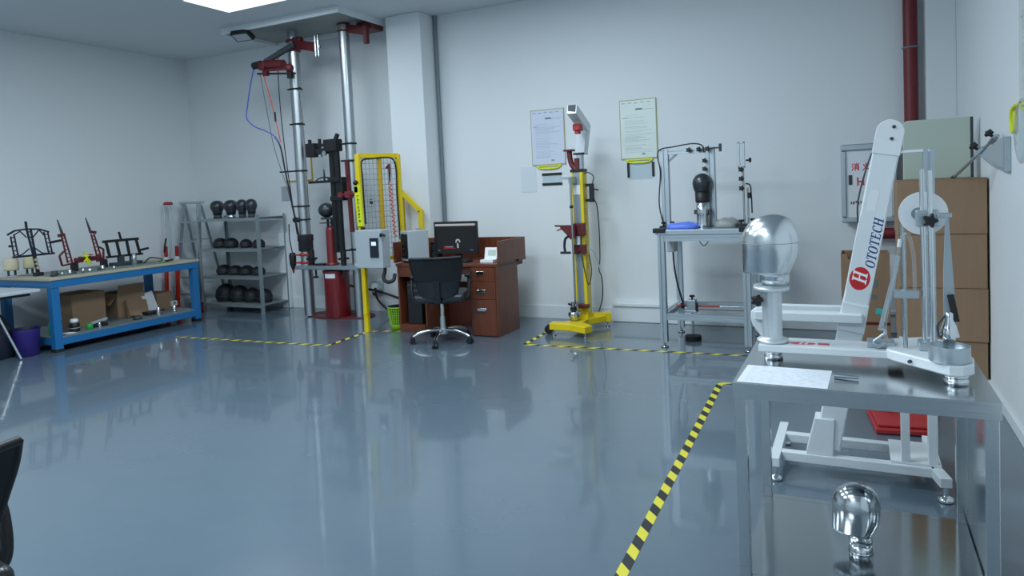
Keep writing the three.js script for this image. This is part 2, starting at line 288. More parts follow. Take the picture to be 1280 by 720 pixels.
  part('red_arm', [bar([P2[0], 3.57, P2[1]], [-5.21, 3.48, -6.86], 0.10, 0.05), ring(P2[0], 3.615, P2[1], 0.07, 0.013), ring(P2[0], 3.53, P2[1], 0.07, 0.011), box(-5.245, -5.19, 3.33, 3.55, -6.89, -6.83, .01), box(-5.4, -5.16, 3.52, 3.61, -7.15, -6.9, .02)], M.darkRed, t);
  part('grey_arm', [bar([P1[0] + .1, 3.44, P1[1] + .09], [-6.62, 3.25, -6.62], 0.06, 0.05)], M.darkGrey, t);
  const w = part('winch', [rod([-6.64, 3.22, -6.62], [-6.32, 3.19, -6.62], 0.055), box(-6.69, -6.6, 3.15, 3.25, -6.68, -6.56, .01), ball(-6.21, 3.125, -6.6, 0.055), bar([-6.64, 3.15, -6.62], [-6.22, 3.12, -6.6], 0.03), box(-6.65, -6.59, 3.08, 3.14, -6.65, -6.59)], M.darkRed, t);
  part('motor', [rod([-6.82, 3.225, -6.62], [-6.69, 3.235, -6.62], 0.045), rod([-6.76, 3.12, -6.62], [-6.12, 3.05, -6.6], 0.012), box(-6.24, -6.18, 3.0, 3.08, -6.64, -6.58)], M.black, w);
  part('hose', tube([[-6.82, 3.2, -6.62], [-6.9, 2.99, -6.62], [-6.965, 2.77, -6.62], [-7.0, 2.58, -6.62], [-6.88, 2.47, -6.62], [-6.68, 2.39, -6.62], [-6.57, 2.32, -6.64], [-6.51, 2.2, -6.66]], 0.0075, 60), M.blueHose, t);
  part('hose', tube([[-6.57, 2.32, -6.645], [-6.51, 2.2, -6.665], [-6.47, 1.86, -6.69], [-6.41, 1.4, -6.72], [-6.37, 1.06, -6.745]], 0.010, 50), M.black, t);
  part('hose', tube([[-6.68, 3.14, -6.62], [-6.60, 2.82, -6.64], [-6.54, 2.54, -6.65], [-6.49, 2.24, -6.66]], 0.006, 40), M.redCord, t);
  part('hose', tube([[-6.545, 2.62, -6.65], [-6.54, 2.5, -6.65]], 0.012, 8), M.black, t);
  part('cable', tube([[-6.72, 3.12, -6.62], [-6.68, 2.74, -6.64], [-6.60, 2.17, -6.66], [-6.47, 1.6, -6.72], [-6.38, 1.05, -6.745]], 0.0035, 50), M.darkGrey, t);
  part('cable', tube([[-6.50, 3.4, -6.72], [-6.5, 2.9, -6.7], [-6.47, 2.2, -6.7], [-6.42, 1.5, -6.72], [-6.39, 1.06, -6.74]], 0.006, 40), M.black, t);
  part('cable', tube([[-6.5, 1.2, -6.72], [-6.5, 1.0, -6.72], [-6.49, 0.83, -6.74]], 0.007, 20), M.black, t);
  part('cable', tube([[-6.2, 3.0, -6.72], [-6.18, 2.4, -6.74], [-6.17, 1.6, -6.74], [-6.19, 0.88, -6.76]], 0.0025, 30), M.darkRed, t);
  part('cable', tube([[-5.70, 1.71, -6.78], [-5.64, 1.68, -6.76], [-5.57, 1.74, -6.78], [-5.55, 1.85, -6.8]], 0.006, 24), M.black, t);
}
{ // ceiling hatch above the tower
  const t = thing('ceiling_hatch', 'white rimmed rectangular hatch in the ceiling above the drop tower', 'hatch', [-6.1, CEIL, -6.8]);
  const x0 = -6.97, x1 = -5.13, z0 = -7.2, z1 = -6.27, y0 = 3.575;
  part('panel', box(x0 + .02, x1 - .02, CEIL - .028, CEIL - .001, z0 + .02, z1 - .02, .002), std(0x8d9391, 0.7), t);
  for (const b of [[x0, x1, z1 - .025, z1], [x0, x1, z0, z0 + .025], [x0, x0 + .025, z0 + .025, z1 - .025], [x1 - .025, x1, z0 + .025, z1 - .025]]) part('rim', box(b[0], b[1], y0, CEIL, b[2], b[3], .003), M.trim, t);
}
{ const t = thing('floodlight', 'small square floodlight fixed under the corner of the ceiling hatch', 'lamp', [-6.65, 3.575, -6.33]);
  const tilt = (g) => g.rotateX(-.5).rotateY(.1).translate(-6.66, 3.535, -6.32);
  part('housing', tilt(box(-.13, .13, -.03, .03, -.075, .075, .008)), M.black, t);
  part('bracket', box(-6.70, -6.62, 3.55, 3.6, -6.36, -6.32), M.black, t);
  part('lens', tilt(box(-.105, .105, -.034, -.029, -.055, .055, .001)), M.boxGrey, t); }
{ const t = thing('wall_notice', 'pale notice sheet with a yellow edge on the wall behind the drop tower pole', 'notice', [-6.87, 2.08, BACK]);
  part('sheet', box(-7.1, -6.63, 1.77, 2.37, BACK, BACK + .008, .002), M.paper, t);
  part('edge', [box(-7.1, -6.62, 1.755, 1.775, BACK, BACK + .014), box(-6.635, -6.615, 1.77, 2.2, BACK, BACK + .014)], M.amber, t);
  part('pouch', box(-7.2, -7.06, 1.5, 1.7, BACK, BACK + .01), M.boxGrey, t); }
single('floor_cable', 'black cable hanging low along the wall behind the red pedestal and gate', 'cable', tube([[-6.28, 0.5, -7.2], [-6.0, 0.36, -7.2], [-5.5, 0.28, -7.2], [-5.2, 0.2, -7.2], [-4.95, 0.17, -6.98], [-4.7, 0.2, -6.95], [-4.56, 0.3, -6.9]], 0.016, 60), M.black, [-5.4, 0, -7.2]);

// ------------------------------------------------------------------ yellow safety gate
{
  const A = [-4.89, -6.15], B = [-4.675, -6.60], C = [-4.783, -6.374];
  const t = thing('safety_gate', 'yellow framed safety gate with wire mesh between drop tower and desk', 'gate', [-4.89, 0, -6.15]);
  part('post', bar([A[0], 0, A[1]], [A[0], 1.97, A[1]], 0.055, 0.04), M.yellow, t);
  part('post', bar([B[0], 0.78, B[1]], [B[0], 1.97, B[1]], 0.05, 0.04), M.yellow, t);
  part('post', bar([C[0], 0.78, C[1] - .02], [C[0], 1.93, C[1] - .02], 0.045, 0.03), M.amber, t);
  part('top_bar', bar([A[0], 1.955, A[1]], [B[0], 1.955, B[1]], 0.035, 0.05, [0, 1, 0]), M.yellow, t);
  part('bottom_bar', bar([A[0], 0.8, A[1]], [B[0], 0.8, B[1]], 0.03, 0.04, [0, 1, 0]), M.yellow, t);
  const g = [], P = (u, y) => [A[0] + (B[0] - A[0]) * u, y, A[1] + (B[1] - A[1]) * u];
  for (let k = 1; k < 11; k++) g.push(rod(P(k / 11, 0.8), P(k / 11, 1.94), 0.003, 0.003, 5));
  for (let y = 0.85; y < 1.94; y += 0.06) g.push(rod(P(0.03, y), P(0.97, y), 0.003, 0.003, 5));
  part('wire_mesh', g, M.galv, t, { kind: 'stuff' });
  part('gasket', tube([P(0.1, 1.2), P(0.09, 1.7), P(0.1, 1.9), P(0.3, 1.92), P(0.85, 1.92), P(0.92, 1.86), P(0.93, 1.5), P(0.94, 1.0)].map((p) => [p[0] + .012, p[1], p[2] + .012]), 0.009, 60), M.black, t);
  const cv = part('handle_cover', [bar([-4.872, 1.18, -6.12], [-4.89, 1.62, -6.12], 0.075, 0.03), bar([-4.90, 1.55, -6.12], [-4.905, 1.66, -6.12], 0.05, 0.03)], M.limeYellow, t);
  part('post_sleeve', bar([-4.882, 0.2, -6.14], [-4.878, 0.87, -6.14], 0.05, 0.05), M.yellow, t);
  const texMark = canvasTex(64, 256, (c, w, h) => { c.fillStyle = '#dbe21c'; c.fillRect(0, 0, w, h); c.fillStyle = '#1b2410'; for (let k = 0; k < 8; k++) { c.fillRect(16, 14 + k * 29, 32, 7); c.fillRect(16, 14 + k * 29, 9, 20); if (k % 3) c.fillRect(38, 16 + k * 29, 9, 18); if (k % 2) c.fillRect(16, 28 + k * 29, 32, 7); } });
  part('printed_strip', new THREE.BoxGeometry(0.05, 0.34, 0.002).rotateZ(0.04).translate(-4.878, 1.37, -6.104), std(0xffffff, 0.5, 0, { map: texMark }), cv, { keepUV: true, label: 'column of black characters on yellow-green' });
  part('hinge_knob', [ball(-4.90, 1.66, -6.105, 0.028)], M.black, t);
  for (const y of [1.13, 0.72]) part('latch', box(-4.865, -4.835, y, y + .04, -6.14, -6.10), M.black, t);
  part('padlock', [box(-4.815, -4.79, 1.42, 1.45, -6.25, -6.22), ring(-4.8, 1.47, -6.23, 0.014, 0.004).rotateX(0)], M.black, t);
}
{ const t = thing('control_box', 'light grey control box with a small lit display hung on the yellow gate', 'control box', [-4.70, 0.94, -6.1]);
  part('housing', box(-4.85, -4.50, 0.735, 1.145, -6.12, -5.98, 0.008), M.boxGrey, t);
  const kp = part('keypad', box(-4.655, -4.545, 0.85, 1.06, -5.98, -5.97), M.navy, t);
  part('display', box(-4.63, -4.57, 0.98, 1.02, -5.971, -5.967, 0), std(0xcfe3ff, 0.3, 0, { emissive: 0xbcd4ff, emissiveIntensity: 0.6 }), kp, { label: 'small white lit display' });
  part('cable_gland', [rod([-4.53, 0.735, -6.05], [-4.53, 0.70, -6.05], 0.018), tube([[-4.53, 0.7, -6.05], [-4.54, 0.62, -6.03], [-4.48, 0.585, -6.02], [-4.43, 0.6, -6.05], [-4.44, 0.66, -6.1]], 0.02, 30)], M.black, t);
  part('hook', [tube([[-4.51, 1.08, -5.98], [-4.49, 1.1, -5.96], [-4.45, 1.08, -5.98]], 0.014, 16)], M.black, t); }
{ const t = thing('air_gun', 'red and grey hand tool hanging on an orange coiled cord from the gate mesh', 'tool', [-4.70, 1.8, -6.48]);
  part('tool', [rod([-4.705, 1.86, -6.47], [-4.705, 1.76, -6.47], 0.014), bar([-4.74, 1.81, -6.46], [-4.71, 1.84, -6.46], 0.02)], M.darkRed, t);
  part('nozzle', rod([-4.705, 1.76, -6.47], [-4.71, 1.66, -6.47], 0.012, 0.008), M.black, t);
  const p = []; for (let k = 0; k < 60; k++) { const y = 1.66 - k * 0.0105, s = k / 60; p.push([-4.71 + 0.035 * s + 0.014 * Math.cos(k * 1.4), y, -6.47 + .0 * s + 0.014 * Math.sin(k * 1.4)]); }
  part('coiled_cord', tube(p, 0.006, 260, 6), M.redCord, t); }
{ const t = thing('guard_rail', 'yellow tubular rail with a sloping top behind the grey instrument box', 'rail', [-4.87, 0, -6.93]);
  part('post', bar([-4.89, 0, -6.93], [-4.89, 1.56, -6.93], 0.07, 0.04), M.amber, t);
  part('sloping_bar', [bar([-4.89, 1.55, -6.93], [-4.62, 1.3, -6.93], 0.055, 0.04)], M.yellow, t);
  part('post', bar([-4.62, 0, -6.93], [-4.62, 1.31, -6.93], 0.06, 0.04), M.yellow, t); }
{ const t = thing('wall_socket', 'silver round socket with a plug low on the wall behind the gate', 'socket', [-5.6, 0.31, BACK]);
  part('plate', box(-5.7, -5.53, 0.22, 0.4, BACK, BACK + .03, .01), M.boxGrey, t);
  part('plug', [rod([-5.6, 0.32, BACK + .03], [-5.58, 0.33, BACK + .14], 0.06), rod([-5.62, 0.25, BACK + .03], [-5.62, 0.25, BACK + .1], 0.035)], M.chrome, t);
  part('cord', tube([[-5.57, 0.32, BACK + .14], [-5.5, 0.2, BACK + .2], [-5.3, 0.06, BACK + .25], [-5.0, 0.02, BACK + .45]], 0.015, 30), M.black, t); }
{ const t = thing('waste_basket', 'lime green perforated plastic waste basket beside the desk', 'basket', [-4.63, 0, -6.36]);
  const X = -4.63, Z = -6.36, R = (y) => 0.074 + 0.03 * y / 0.26, sh = [];
  part('rim', [ring(X, 0.256, Z, R(.256), 0.007)], M.lime, t);
  part('floor_cup', [lathe([[0, 0.001], [0.072, 0.001], [R(.07), 0.07], [R(.07) - .003, 0.07], [0.069, 0.005], [0, 0.005]], X, 0, Z)], M.lime, t);
  for (let k = 0; k < 24; k++) { const a = k / 24 * Math.PI * 2; sh.push(bar([X + R(.06) * Math.cos(a), 0.06, Z + R(.06) * Math.sin(a)], [X + R(.255) * Math.cos(a), 0.255, Z + R(.255) * Math.sin(a)], 0.008, 0.004)); }
  for (let y = 0.092; y < 0.25; y += 0.027) sh.push(new THREE.TorusGeometry(R(y), 0.0032, 5, 40).rotateX(Math.PI / 2).translate(X, y, Z));
  part('lattice', sh, M.lime, t, { kind: 'stuff' });
  part('liner', lathe([[0.066, 0.06], [0.094, 0.25], [0.102, 0.268], [0.09, 0.25], [0.062, 0.065]], X, 0, Z), M.blackMatte, t, { label: 'black bin liner' }); }

// ------------------------------------------------------------------ desk and what stands on it
{
  const t = thing('office_desk', 'red-brown wooden desk with three drawers and a raised back screen', 'desk', [-3.9, 0, -6.48]);
  const z1 = -6.25, z0 = -6.74, L = -4.53, R = -3.29;
  part('desktop', box(L, R, 0.725, 0.757, z0, z1 + .01, .004), M.wood, t);
  part('side_panel', box(L + .01, L + .03, 0, 0.725, z0, z1), M.wood, t);
  part('side_panel', box(R - .02, R, 0, 0.725, z0, z1), M.wood, t);
  part('inner_panel', box(-4.19, -4.17, 0, 0.725, z0, z1 - .02), M.wood, t);
  part('inner_panel', box(-3.61, -3.59, 0, 0.725, z0, z1 - .01), M.wood, t);
  part('plinth', box(L + .03, -4.19, 0, 0.085, z1 - .02, z1), M.wood, t);
  part('cabinet_front', box(L + .03, -4.19, 0.61, 0.725, z1 - .02, z1), M.wood, t);
  part('cabinet_floor', box(L + .03, -4.19, 0.06, 0.085, z0, z1 - .02), M.wood, t);
  part('back_panel', [box(L + .03, -4.19, 0, 0.725, z0, z0 + .015), box(-4.17, -3.85, 0.0, 0.5, z0, z0 + .015), box(-3.59, R - .02, 0, 0.725, z0, z0 + .015)], M.woodDark, t);
  part('kneehole_rail', box(-4.17, -3.61, 0.64, 0.725, z1 - .06, z1 - .04), M.wood, t);
  for (const [a, b, hy] of [[0.575, 0.72, 0.665], [0.39, 0.57, 0.474], [0.01, 0.385, 0.282]]) {
    const d = part('drawer', box(-3.585, R - .022, a, b, z1 - .02, z1 + .004, .003), M.wood, t);
    part('handle', [box(-3.525, -3.425, hy - .016, hy + .016, z1 + .004, z1 + .02, .004)], M.chrome, d, { label: 'silver handle' });
  }
  part('drawer_box', box(-3.59, R - .02, 0.0, 0.72, z0 + .015, z1 - .022, .001), M.woodDark, t);
  part('back_screen', box(L - .05, R + .02, 0.76, 0.985, -6.92, -6.90, .003), M.wood, t);
  part('screen_end', box(R, R + .025, 0.757, 0.985, -6.9, -6.28, .003), M.wood, t);
  part('screen_end', box(L - .05, L - .025, 0.757, 0.985, -6.9, -6.28, .003), M.wood, t);
  part('screen_ledge', box(L - .05, R + .025, 0.735, 0.76, -6.92, z0, .003), M.wood, t);
  for (const x of [L, R - .03]) part('screen_bracket', box(x, x + .03, 0.69, 0.735, -6.88, z0, .002), M.woodDark, t);
}
const texScreen = canvasTex(512, 300, (c, w, h) => {
  c.fillStyle = '#14161b'; c.fillRect(0, 0, w, h); c.fillStyle = '#e9edf2'; c.fillRect(8, 8, w - 16, 22);
  c.strokeStyle = '#e4e6e8'; c.lineWidth = 16; c.beginPath(); c.arc(286, 196, 22, 2.6, 6.6); c.stroke(); c.lineWidth = 20; c.beginPath(); c.moveTo(282, 214); c.lineTo(284, 262); c.stroke();
  c.fillStyle = '#d22a33'; c.fillRect(112, 238, 12, 34); c.fillRect(112, 262, 140, 6); c.fillStyle = '#dfe3e6'; for (let k = 0; k < 8; k++) c.fillRect(132 + k * 12, 244, 8, 10);
  c.fillStyle = '#9aa2aa'; c.fillRect(30, 282, 30, 7); c.fillRect(430, 280, 44, 6);
});
{ const t = thing('monitor', 'black computer monitor with a dark screen on the wooden desk', 'monitor', [-3.93, 0.757, -6.55]);
  part('bezel', box(-4.205, -3.66, 0.83, 1.187, -6.58, -6.545, .006), M.black, t);
  part('screen', new THREE.BoxGeometry(0.52, 0.315, 0.003).translate(-3.932, 1.013, -6.544), std(0x111111, 0.25, 0, { emissive: 0xffffff, emissiveMap: texScreen, emissiveIntensity: 0.45 }), t, { keepUV: true });
  part('neck', bar([-3.93, 0.77, -6.6], [-3.93, 0.95, -6.595], 0.07, 0.03), M.black, t);
  part('foot', cbox(-3.93, 0.764, -6.58, 0.24, 0.014, 0.18, .004), M.black, t); }
{ const t = thing('keyboard', 'black keyboard on the desk in front of the monitor', 'keyboard', [-3.88, 0.757, -6.38]);
  part('case', cbox(-3.88, 0.767, -6.38, 0.42, 0.02, 0.13), M.black, t);
  part('keys', Array.from({ length: 48 }, (_, k) => cbox(-4.06 + (k % 12) * 0.033, 0.781, -6.43 + Math.floor(k / 12) * 0.03, 0.026, 0.008, 0.024, .001)), M.blackMatte, t, { kind: 'stuff' }); }
{ const t = thing('instrument_box', 'light grey instrument box with a black front panel on the desk end', 'instrument', [-4.385, 0.757, -6.4]);
  const r = (g) => g.rotateY(-0.55).translate(-4.385, 0.775, -6.42);
  part('case', r(box(-.11, .11, 0, .33, -.12, .12, .006)), M.boxGrey, t);
  const f = part('front_panel', r(box(-.085, .085, .03, .30, .12, .126, .002)), M.black, t);
  for (let k = 0; k < 3; k++) part('dial', r(rod([-.02, .07 + k * .06, .126], [-.02, .07 + k * .06, .136], 0.014)), M.darkRed, f);
  for (const s of [-.07, .07]) part('foot', r(box(s - .03, s + .03, -.018, 0, -.1, .1)), M.black, t);
  for (let k = 0; k < 4; k++) part('terminal', r(rod([-.07 + k * .045, .33, -.06], [-.07 + k * .045, .352, -.06], 0.008)), M.chrome, t); }
{ const t = thing('loudspeaker', 'small black speaker on the desk between instrument box and monitor', 'speaker', [-4.24, 0.757, -6.62]);
  part('cabinet', cbox(-4.255, 0.86, -6.66, 0.1, 0.206, 0.1, .008), M.black, t);
  part('cone', [rod([-4.25, 0.9, -6.61], [-4.25, 0.9, -6.605], 0.03), rod([-4.25, 0.82, -6.61], [-4.25, 0.82, -6.605], 0.036)], M.darkGrey, t); }
{ const t = thing('desk_telephone', 'small white desk device with a greenish screen beside the desk end panel', 'telephone', [-3.44, 0.757, -6.45]);
  part('base', bar([-3.53, 0.772, -6.42], [-3.38, 0.772, -6.42], 0.03, 0.14, [0, 0, 1]), M.white, t);
  const b = part('upright', new RoundedBoxGeometry(0.15, 0.13, 0.05, 2, .008).rotateX(-0.25).translate(-3.45, 0.84, -6.47), M.white, t);
  part('screen', new THREE.BoxGeometry(0.09, 0.06, 0.003).rotateX(-0.25).translate(-3.435, 0.853, -6.446), M.panelGreen, b, { label: 'greenish display' }); }
{ const t = thing('computer_tower', 'black computer tower inside the left cabinet of the desk', 'computer', [-4.33, 0.085, -6.5]);
  part('case', box(-4.43, -4.25, 0.086, 0.56, -6.7, -6.29, .006), M.black, t);
  part('drive_bay', [box(-4.42, -4.26, 0.44, 0.47, -6.29, -6.284), box(-4.42, -4.26, 0.5, 0.53, -6.29, -6.284)], M.darkGrey, t);
  part('power_button', rod([-4.30, 0.4, -6.29], [-4.30, 0.4, -6.283], 0.014), M.chrome, t); }

// ------------------------------------------------------------------ swivel chair, built facing -z at the origin
function officeChair(label, pos, turn) {
  const t = thing('office_chair', label, 'chair', [0, 0, 0]);
  const hub = part('gas_lift', [rod([0, 0.09, 0], [0, 0.26, 0], 0.03), rod([0, 0.26, 0], [0, 0.42, 0], 0.02)], M.chrome, t);
  part('hub', cyl(0, 0.085, 0.14, 0, 0.05), M.chrome, hub);
  for (let k = 0; k < 5; k++) {
    const a = k / 5 * Math.PI * 2 + 0.45, c = Math.cos(a), s = Math.sin(a);
    const leg = part('leg', [tube([[0.03 * c, 0.125, 0.03 * s], [0.15 * c, 0.125, 0.15 * s], [0.25 * c, 0.10, 0.25 * s], [0.305 * c, 0.07, 0.305 * s]], 0.017, 16, 10)], M.chrome, t);
    const cs = part('caster', [rod([0.31 * c - s * .006, 0.028, 0.31 * s + c * .006], [0.31 * c - s * .026, 0.028, 0.31 * s + c * .026], 0.028), rod([0.31 * c + s * .006, 0.028, 0.31 * s - c * .006], [0.31 * c + s * .026, 0.028, 0.31 * s - c * .026], 0.028), box(0.31 * c - .018, 0.31 * c + .018, 0.035, 0.075, 0.31 * s - .018, 0.31 * s + .018, .006)], M.black, leg);
  }
  part('seat_plate', box(-.12, .12, 0.405, 0.43, -.12, .12), M.black, t);
  part('seat', [new RoundedBoxGeometry(0.50, 0.085, 0.48, 3, 0.035).translate(0, 0.47, -0.02)], M.leather, t);
  // curved back: outline narrows toward the seat
  const N = 24, H = 14, pos3 = [], idx = [];
  const half = (v) => 0.165 + 0.085 * Math.pow(Math.min(1, v / 0.75), 0.9);
  const bend = (u, v) => 0.225 + 0.12 * v * v - 0.05 * u * u;
  const back = (v0, v1, th) => {
    const g = new THREE.BufferGeometry(); const p = [], id = [];
    for (const side of [0, 1]) for (let j = 0; j <= H; j++) for (let i = 0; i <= N; i++) { const u = i / N * 2 - 1, v = v0 + (v1 - v0) * j / H; p.push(half(v) * u, 0.47 + 0.42 * v, bend(u, v) + (side ? th : 0)); }
    const at = (s, j, i) => s * (H + 1) * (N + 1) + j * (N + 1) + i;
    for (let j = 0; j < H; j++) for (let i = 0; i < N; i++) { id.push(at(0, j, i), at(0, j + 1, i), at(0, j + 1, i + 1), at(0, j, i), at(0, j + 1, i + 1), at(0, j, i + 1)); id.push(at(1, j, i), at(1, j + 1, i + 1), at(1, j + 1, i), at(1, j, i), at(1, j, i + 1), at(1, j + 1, i + 1)); }
    for (let j = 0; j < H; j++) for (const i of [0, N]) { const q = [at(0, j, i), at(0, j + 1, i), at(1, j + 1, i), at(1, j, i)]; if (i) q.reverse(); id.push(q[0], q[2], q[1], q[0], q[3], q[2]); }
    for (let i = 0; i < N; i++) for (const j of [0, H]) { const q = [at(0, j, i), at(0, j, i + 1), at(1, j, i + 1), at(1, j, i)]; if (!j) q.reverse(); id.push(q[0], q[1], q[2], q[0], q[2], q[3]); }
    g.setAttribute('position', new THREE.Float32BufferAttribute(p, 3)); g.setIndex(id); const o = g.toNonIndexed(); o.computeVertexNormals(); return o;
  };
  const bk = part('backrest', [back(0.42, 0.96, 0.012)], M.mesh, t);
  part('lower_pad', [back(0.05, 0.42, 0.035)], M.leather, bk, { label: 'glossy black lower pad' });
  part('top_rail', tube([-1, -.6, -.2, .2, .6, 1].map((u) => [half(.97) * u, 0.47 + .42 * .975, bend(u, .97) + .006]), 0.014, 30), M.black, bk);
  for (const s of [-1, 1]) part('side_rail', tube([0.05, .3, .55, .8, .97].map((v) => [half(v) * s, 0.47 + .42 * v, bend(s, v) + .006]), 0.012, 30), M.black, bk);
  part('spine', [bar([0, 0.42, 0.08], [0, 0.45, 0.27], 0.07, 0.02, [0, 1, 0]), bar([0, 0.44, 0.28], [0, 0.66, 0.315], 0.06, 0.02)], M.black, t);
  for (const s of [-1, 1]) part('armrest', [tube([[s * .2, 0.43, 0.06], [s * .27, 0.46, 0.06], [s * .29, 0.58, 0.04], [s * .285, 0.655, 0.0], [s * .275, 0.66, -0.14]], 0.018, 30), new RoundedBoxGeometry(0.055, 0.03, 0.26, 2, .012).translate(s * .275, 0.672, -0.06)], M.black, t);
  t.position.set(...pos); t.rotation.y = turn;
  return t;
}
const chair0 = officeChair('black mesh office chair with chrome star base pushed up to the desk', [-3.76, 0, -5.93], 0.42);
copy(chair0, [-2.39, 0, -0.86], 1.45, 'black office chair cut off at the near lower left edge');

// ------------------------------------------------------------------ notices on the back wall
const texNotice = (bg, s) => canvasTex(256, 384, (c, w, h) => {
  c.fillStyle = bg; c.fillRect(0, 0, w, h); let q = s; const r = () => { q = (q * 1664525 + 1013904223) >>> 0; return q / 4294967296; };
  c.fillStyle = 'rgba(90,100,112,0.55)'; for (let k = 0; k < 5; k++) c.fillRect(12 + k * 46, 12 + r() * 4, 26, 5);
  c.fillStyle = 'rgba(50,58,66,0.8)'; c.fillRect(112, 54, 48, 9); c.fillStyle = 'rgba(80,90,100,0.6)'; c.fillRect(112, 62, 136, 2); c.fillRect(16, 112, 40, 4);
  for (let y = 96; y < 350; y += 8) { if (r() < 0.14) continue; c.fillStyle = `rgba(110,122,140,${0.12 + r() * 0.3})`; c.fillRect(26 + r() * 8, y, 90 + r() * 120, 3); }
  c.fillStyle = 'rgba(90,100,110,0.6)'; c.fillRect(150, 352, 24, 12);
});
function notice(x0, x1, y0, y1, label, bg, s, frame) {
  const t = thing('framed_notice', label, 'notice', [(x0 + x1) / 2, (y0 + y1) / 2, BACK]);
  part('board', box(x0, x1, y0, y1, BACK, BACK + .012, .002), frame, t);
  part('sheet', new THREE.BoxGeometry(x1 - x0 - .02, y1 - y0 - .02, .002).translate((x0 + x1) / 2, (y0 + y1) / 2, BACK + .013), std(0xffffff, 0.35, 0, { map: texNotice(bg, s) }), t, { keepUV: true });
  const m = (x0 + x1) / 2, hw = (x1 - x0) * 0.36;
  part('hanger', [tube([[m - hw, y0 - .002, BACK + .012], [m - hw * .8, y0 - .03, BACK + .014], [m, y0 - .042, BACK + .015], [m + hw * .8, y0 - .03, BACK + .014], [m + hw, y0 - .002, BACK + .012]], 0.009, 30), box(m - hw, m + hw, y0 - .016, y0, BACK, BACK + .016)], M.limeYellow, t, { label: 'yellow hanger' });
}
const frameMat = std(0xa9ab7c, 0.5);
notice(-3.328, -2.912, 1.765, 2.396, 'framed text notice with bluish paper, left of the yellow column tester', '#cfd6e6', 5, frameMat);
notice(-2.27, -1.865, 1.77, 2.404, 'framed text notice with pale greenish paper, right of the yellow column tester', '#dbe6e0', 9, frameMat);
{ const t = thing('document_pouch', 'clear pouch held by two level black strips below the bluish notice', 'pouch', [-3.09, 1.6, BACK], 'document pouches');
  for (const y of [1.66, 1.547]) part('strip', box(-3.215, -2.97, y - .014, y + .014, BACK, BACK + .012), M.black, t);
  part('film', box(-3.21, -2.975, 1.547, 1.66, BACK + .002, BACK + .004, 0), M.film, t); }
{ const t = thing('document_pouch', 'clear pouch held by two upright black strips below the greenish notice', 'pouch', [-2.06, 1.65, BACK], 'document pouches');
  for (const x of [-2.194, -1.922]) part('strip', box(x - .013, x + .013, 1.575, 1.732, BACK, BACK + .012), M.black, t);
  part('film', box(-2.19, -1.925, 1.55, 1.735, BACK + .002, BACK + .004, 0), M.film, t); }
single('plastic_sleeve', 'pale translucent sleeve stuck to the wall lower left of the bluish notice', 'sleeve', box(-3.485, -3.292, 1.465, 1.76, BACK, BACK + .004, 0), std(0xd2dbe1, 0.4), [-3.39, 1.61, BACK]);

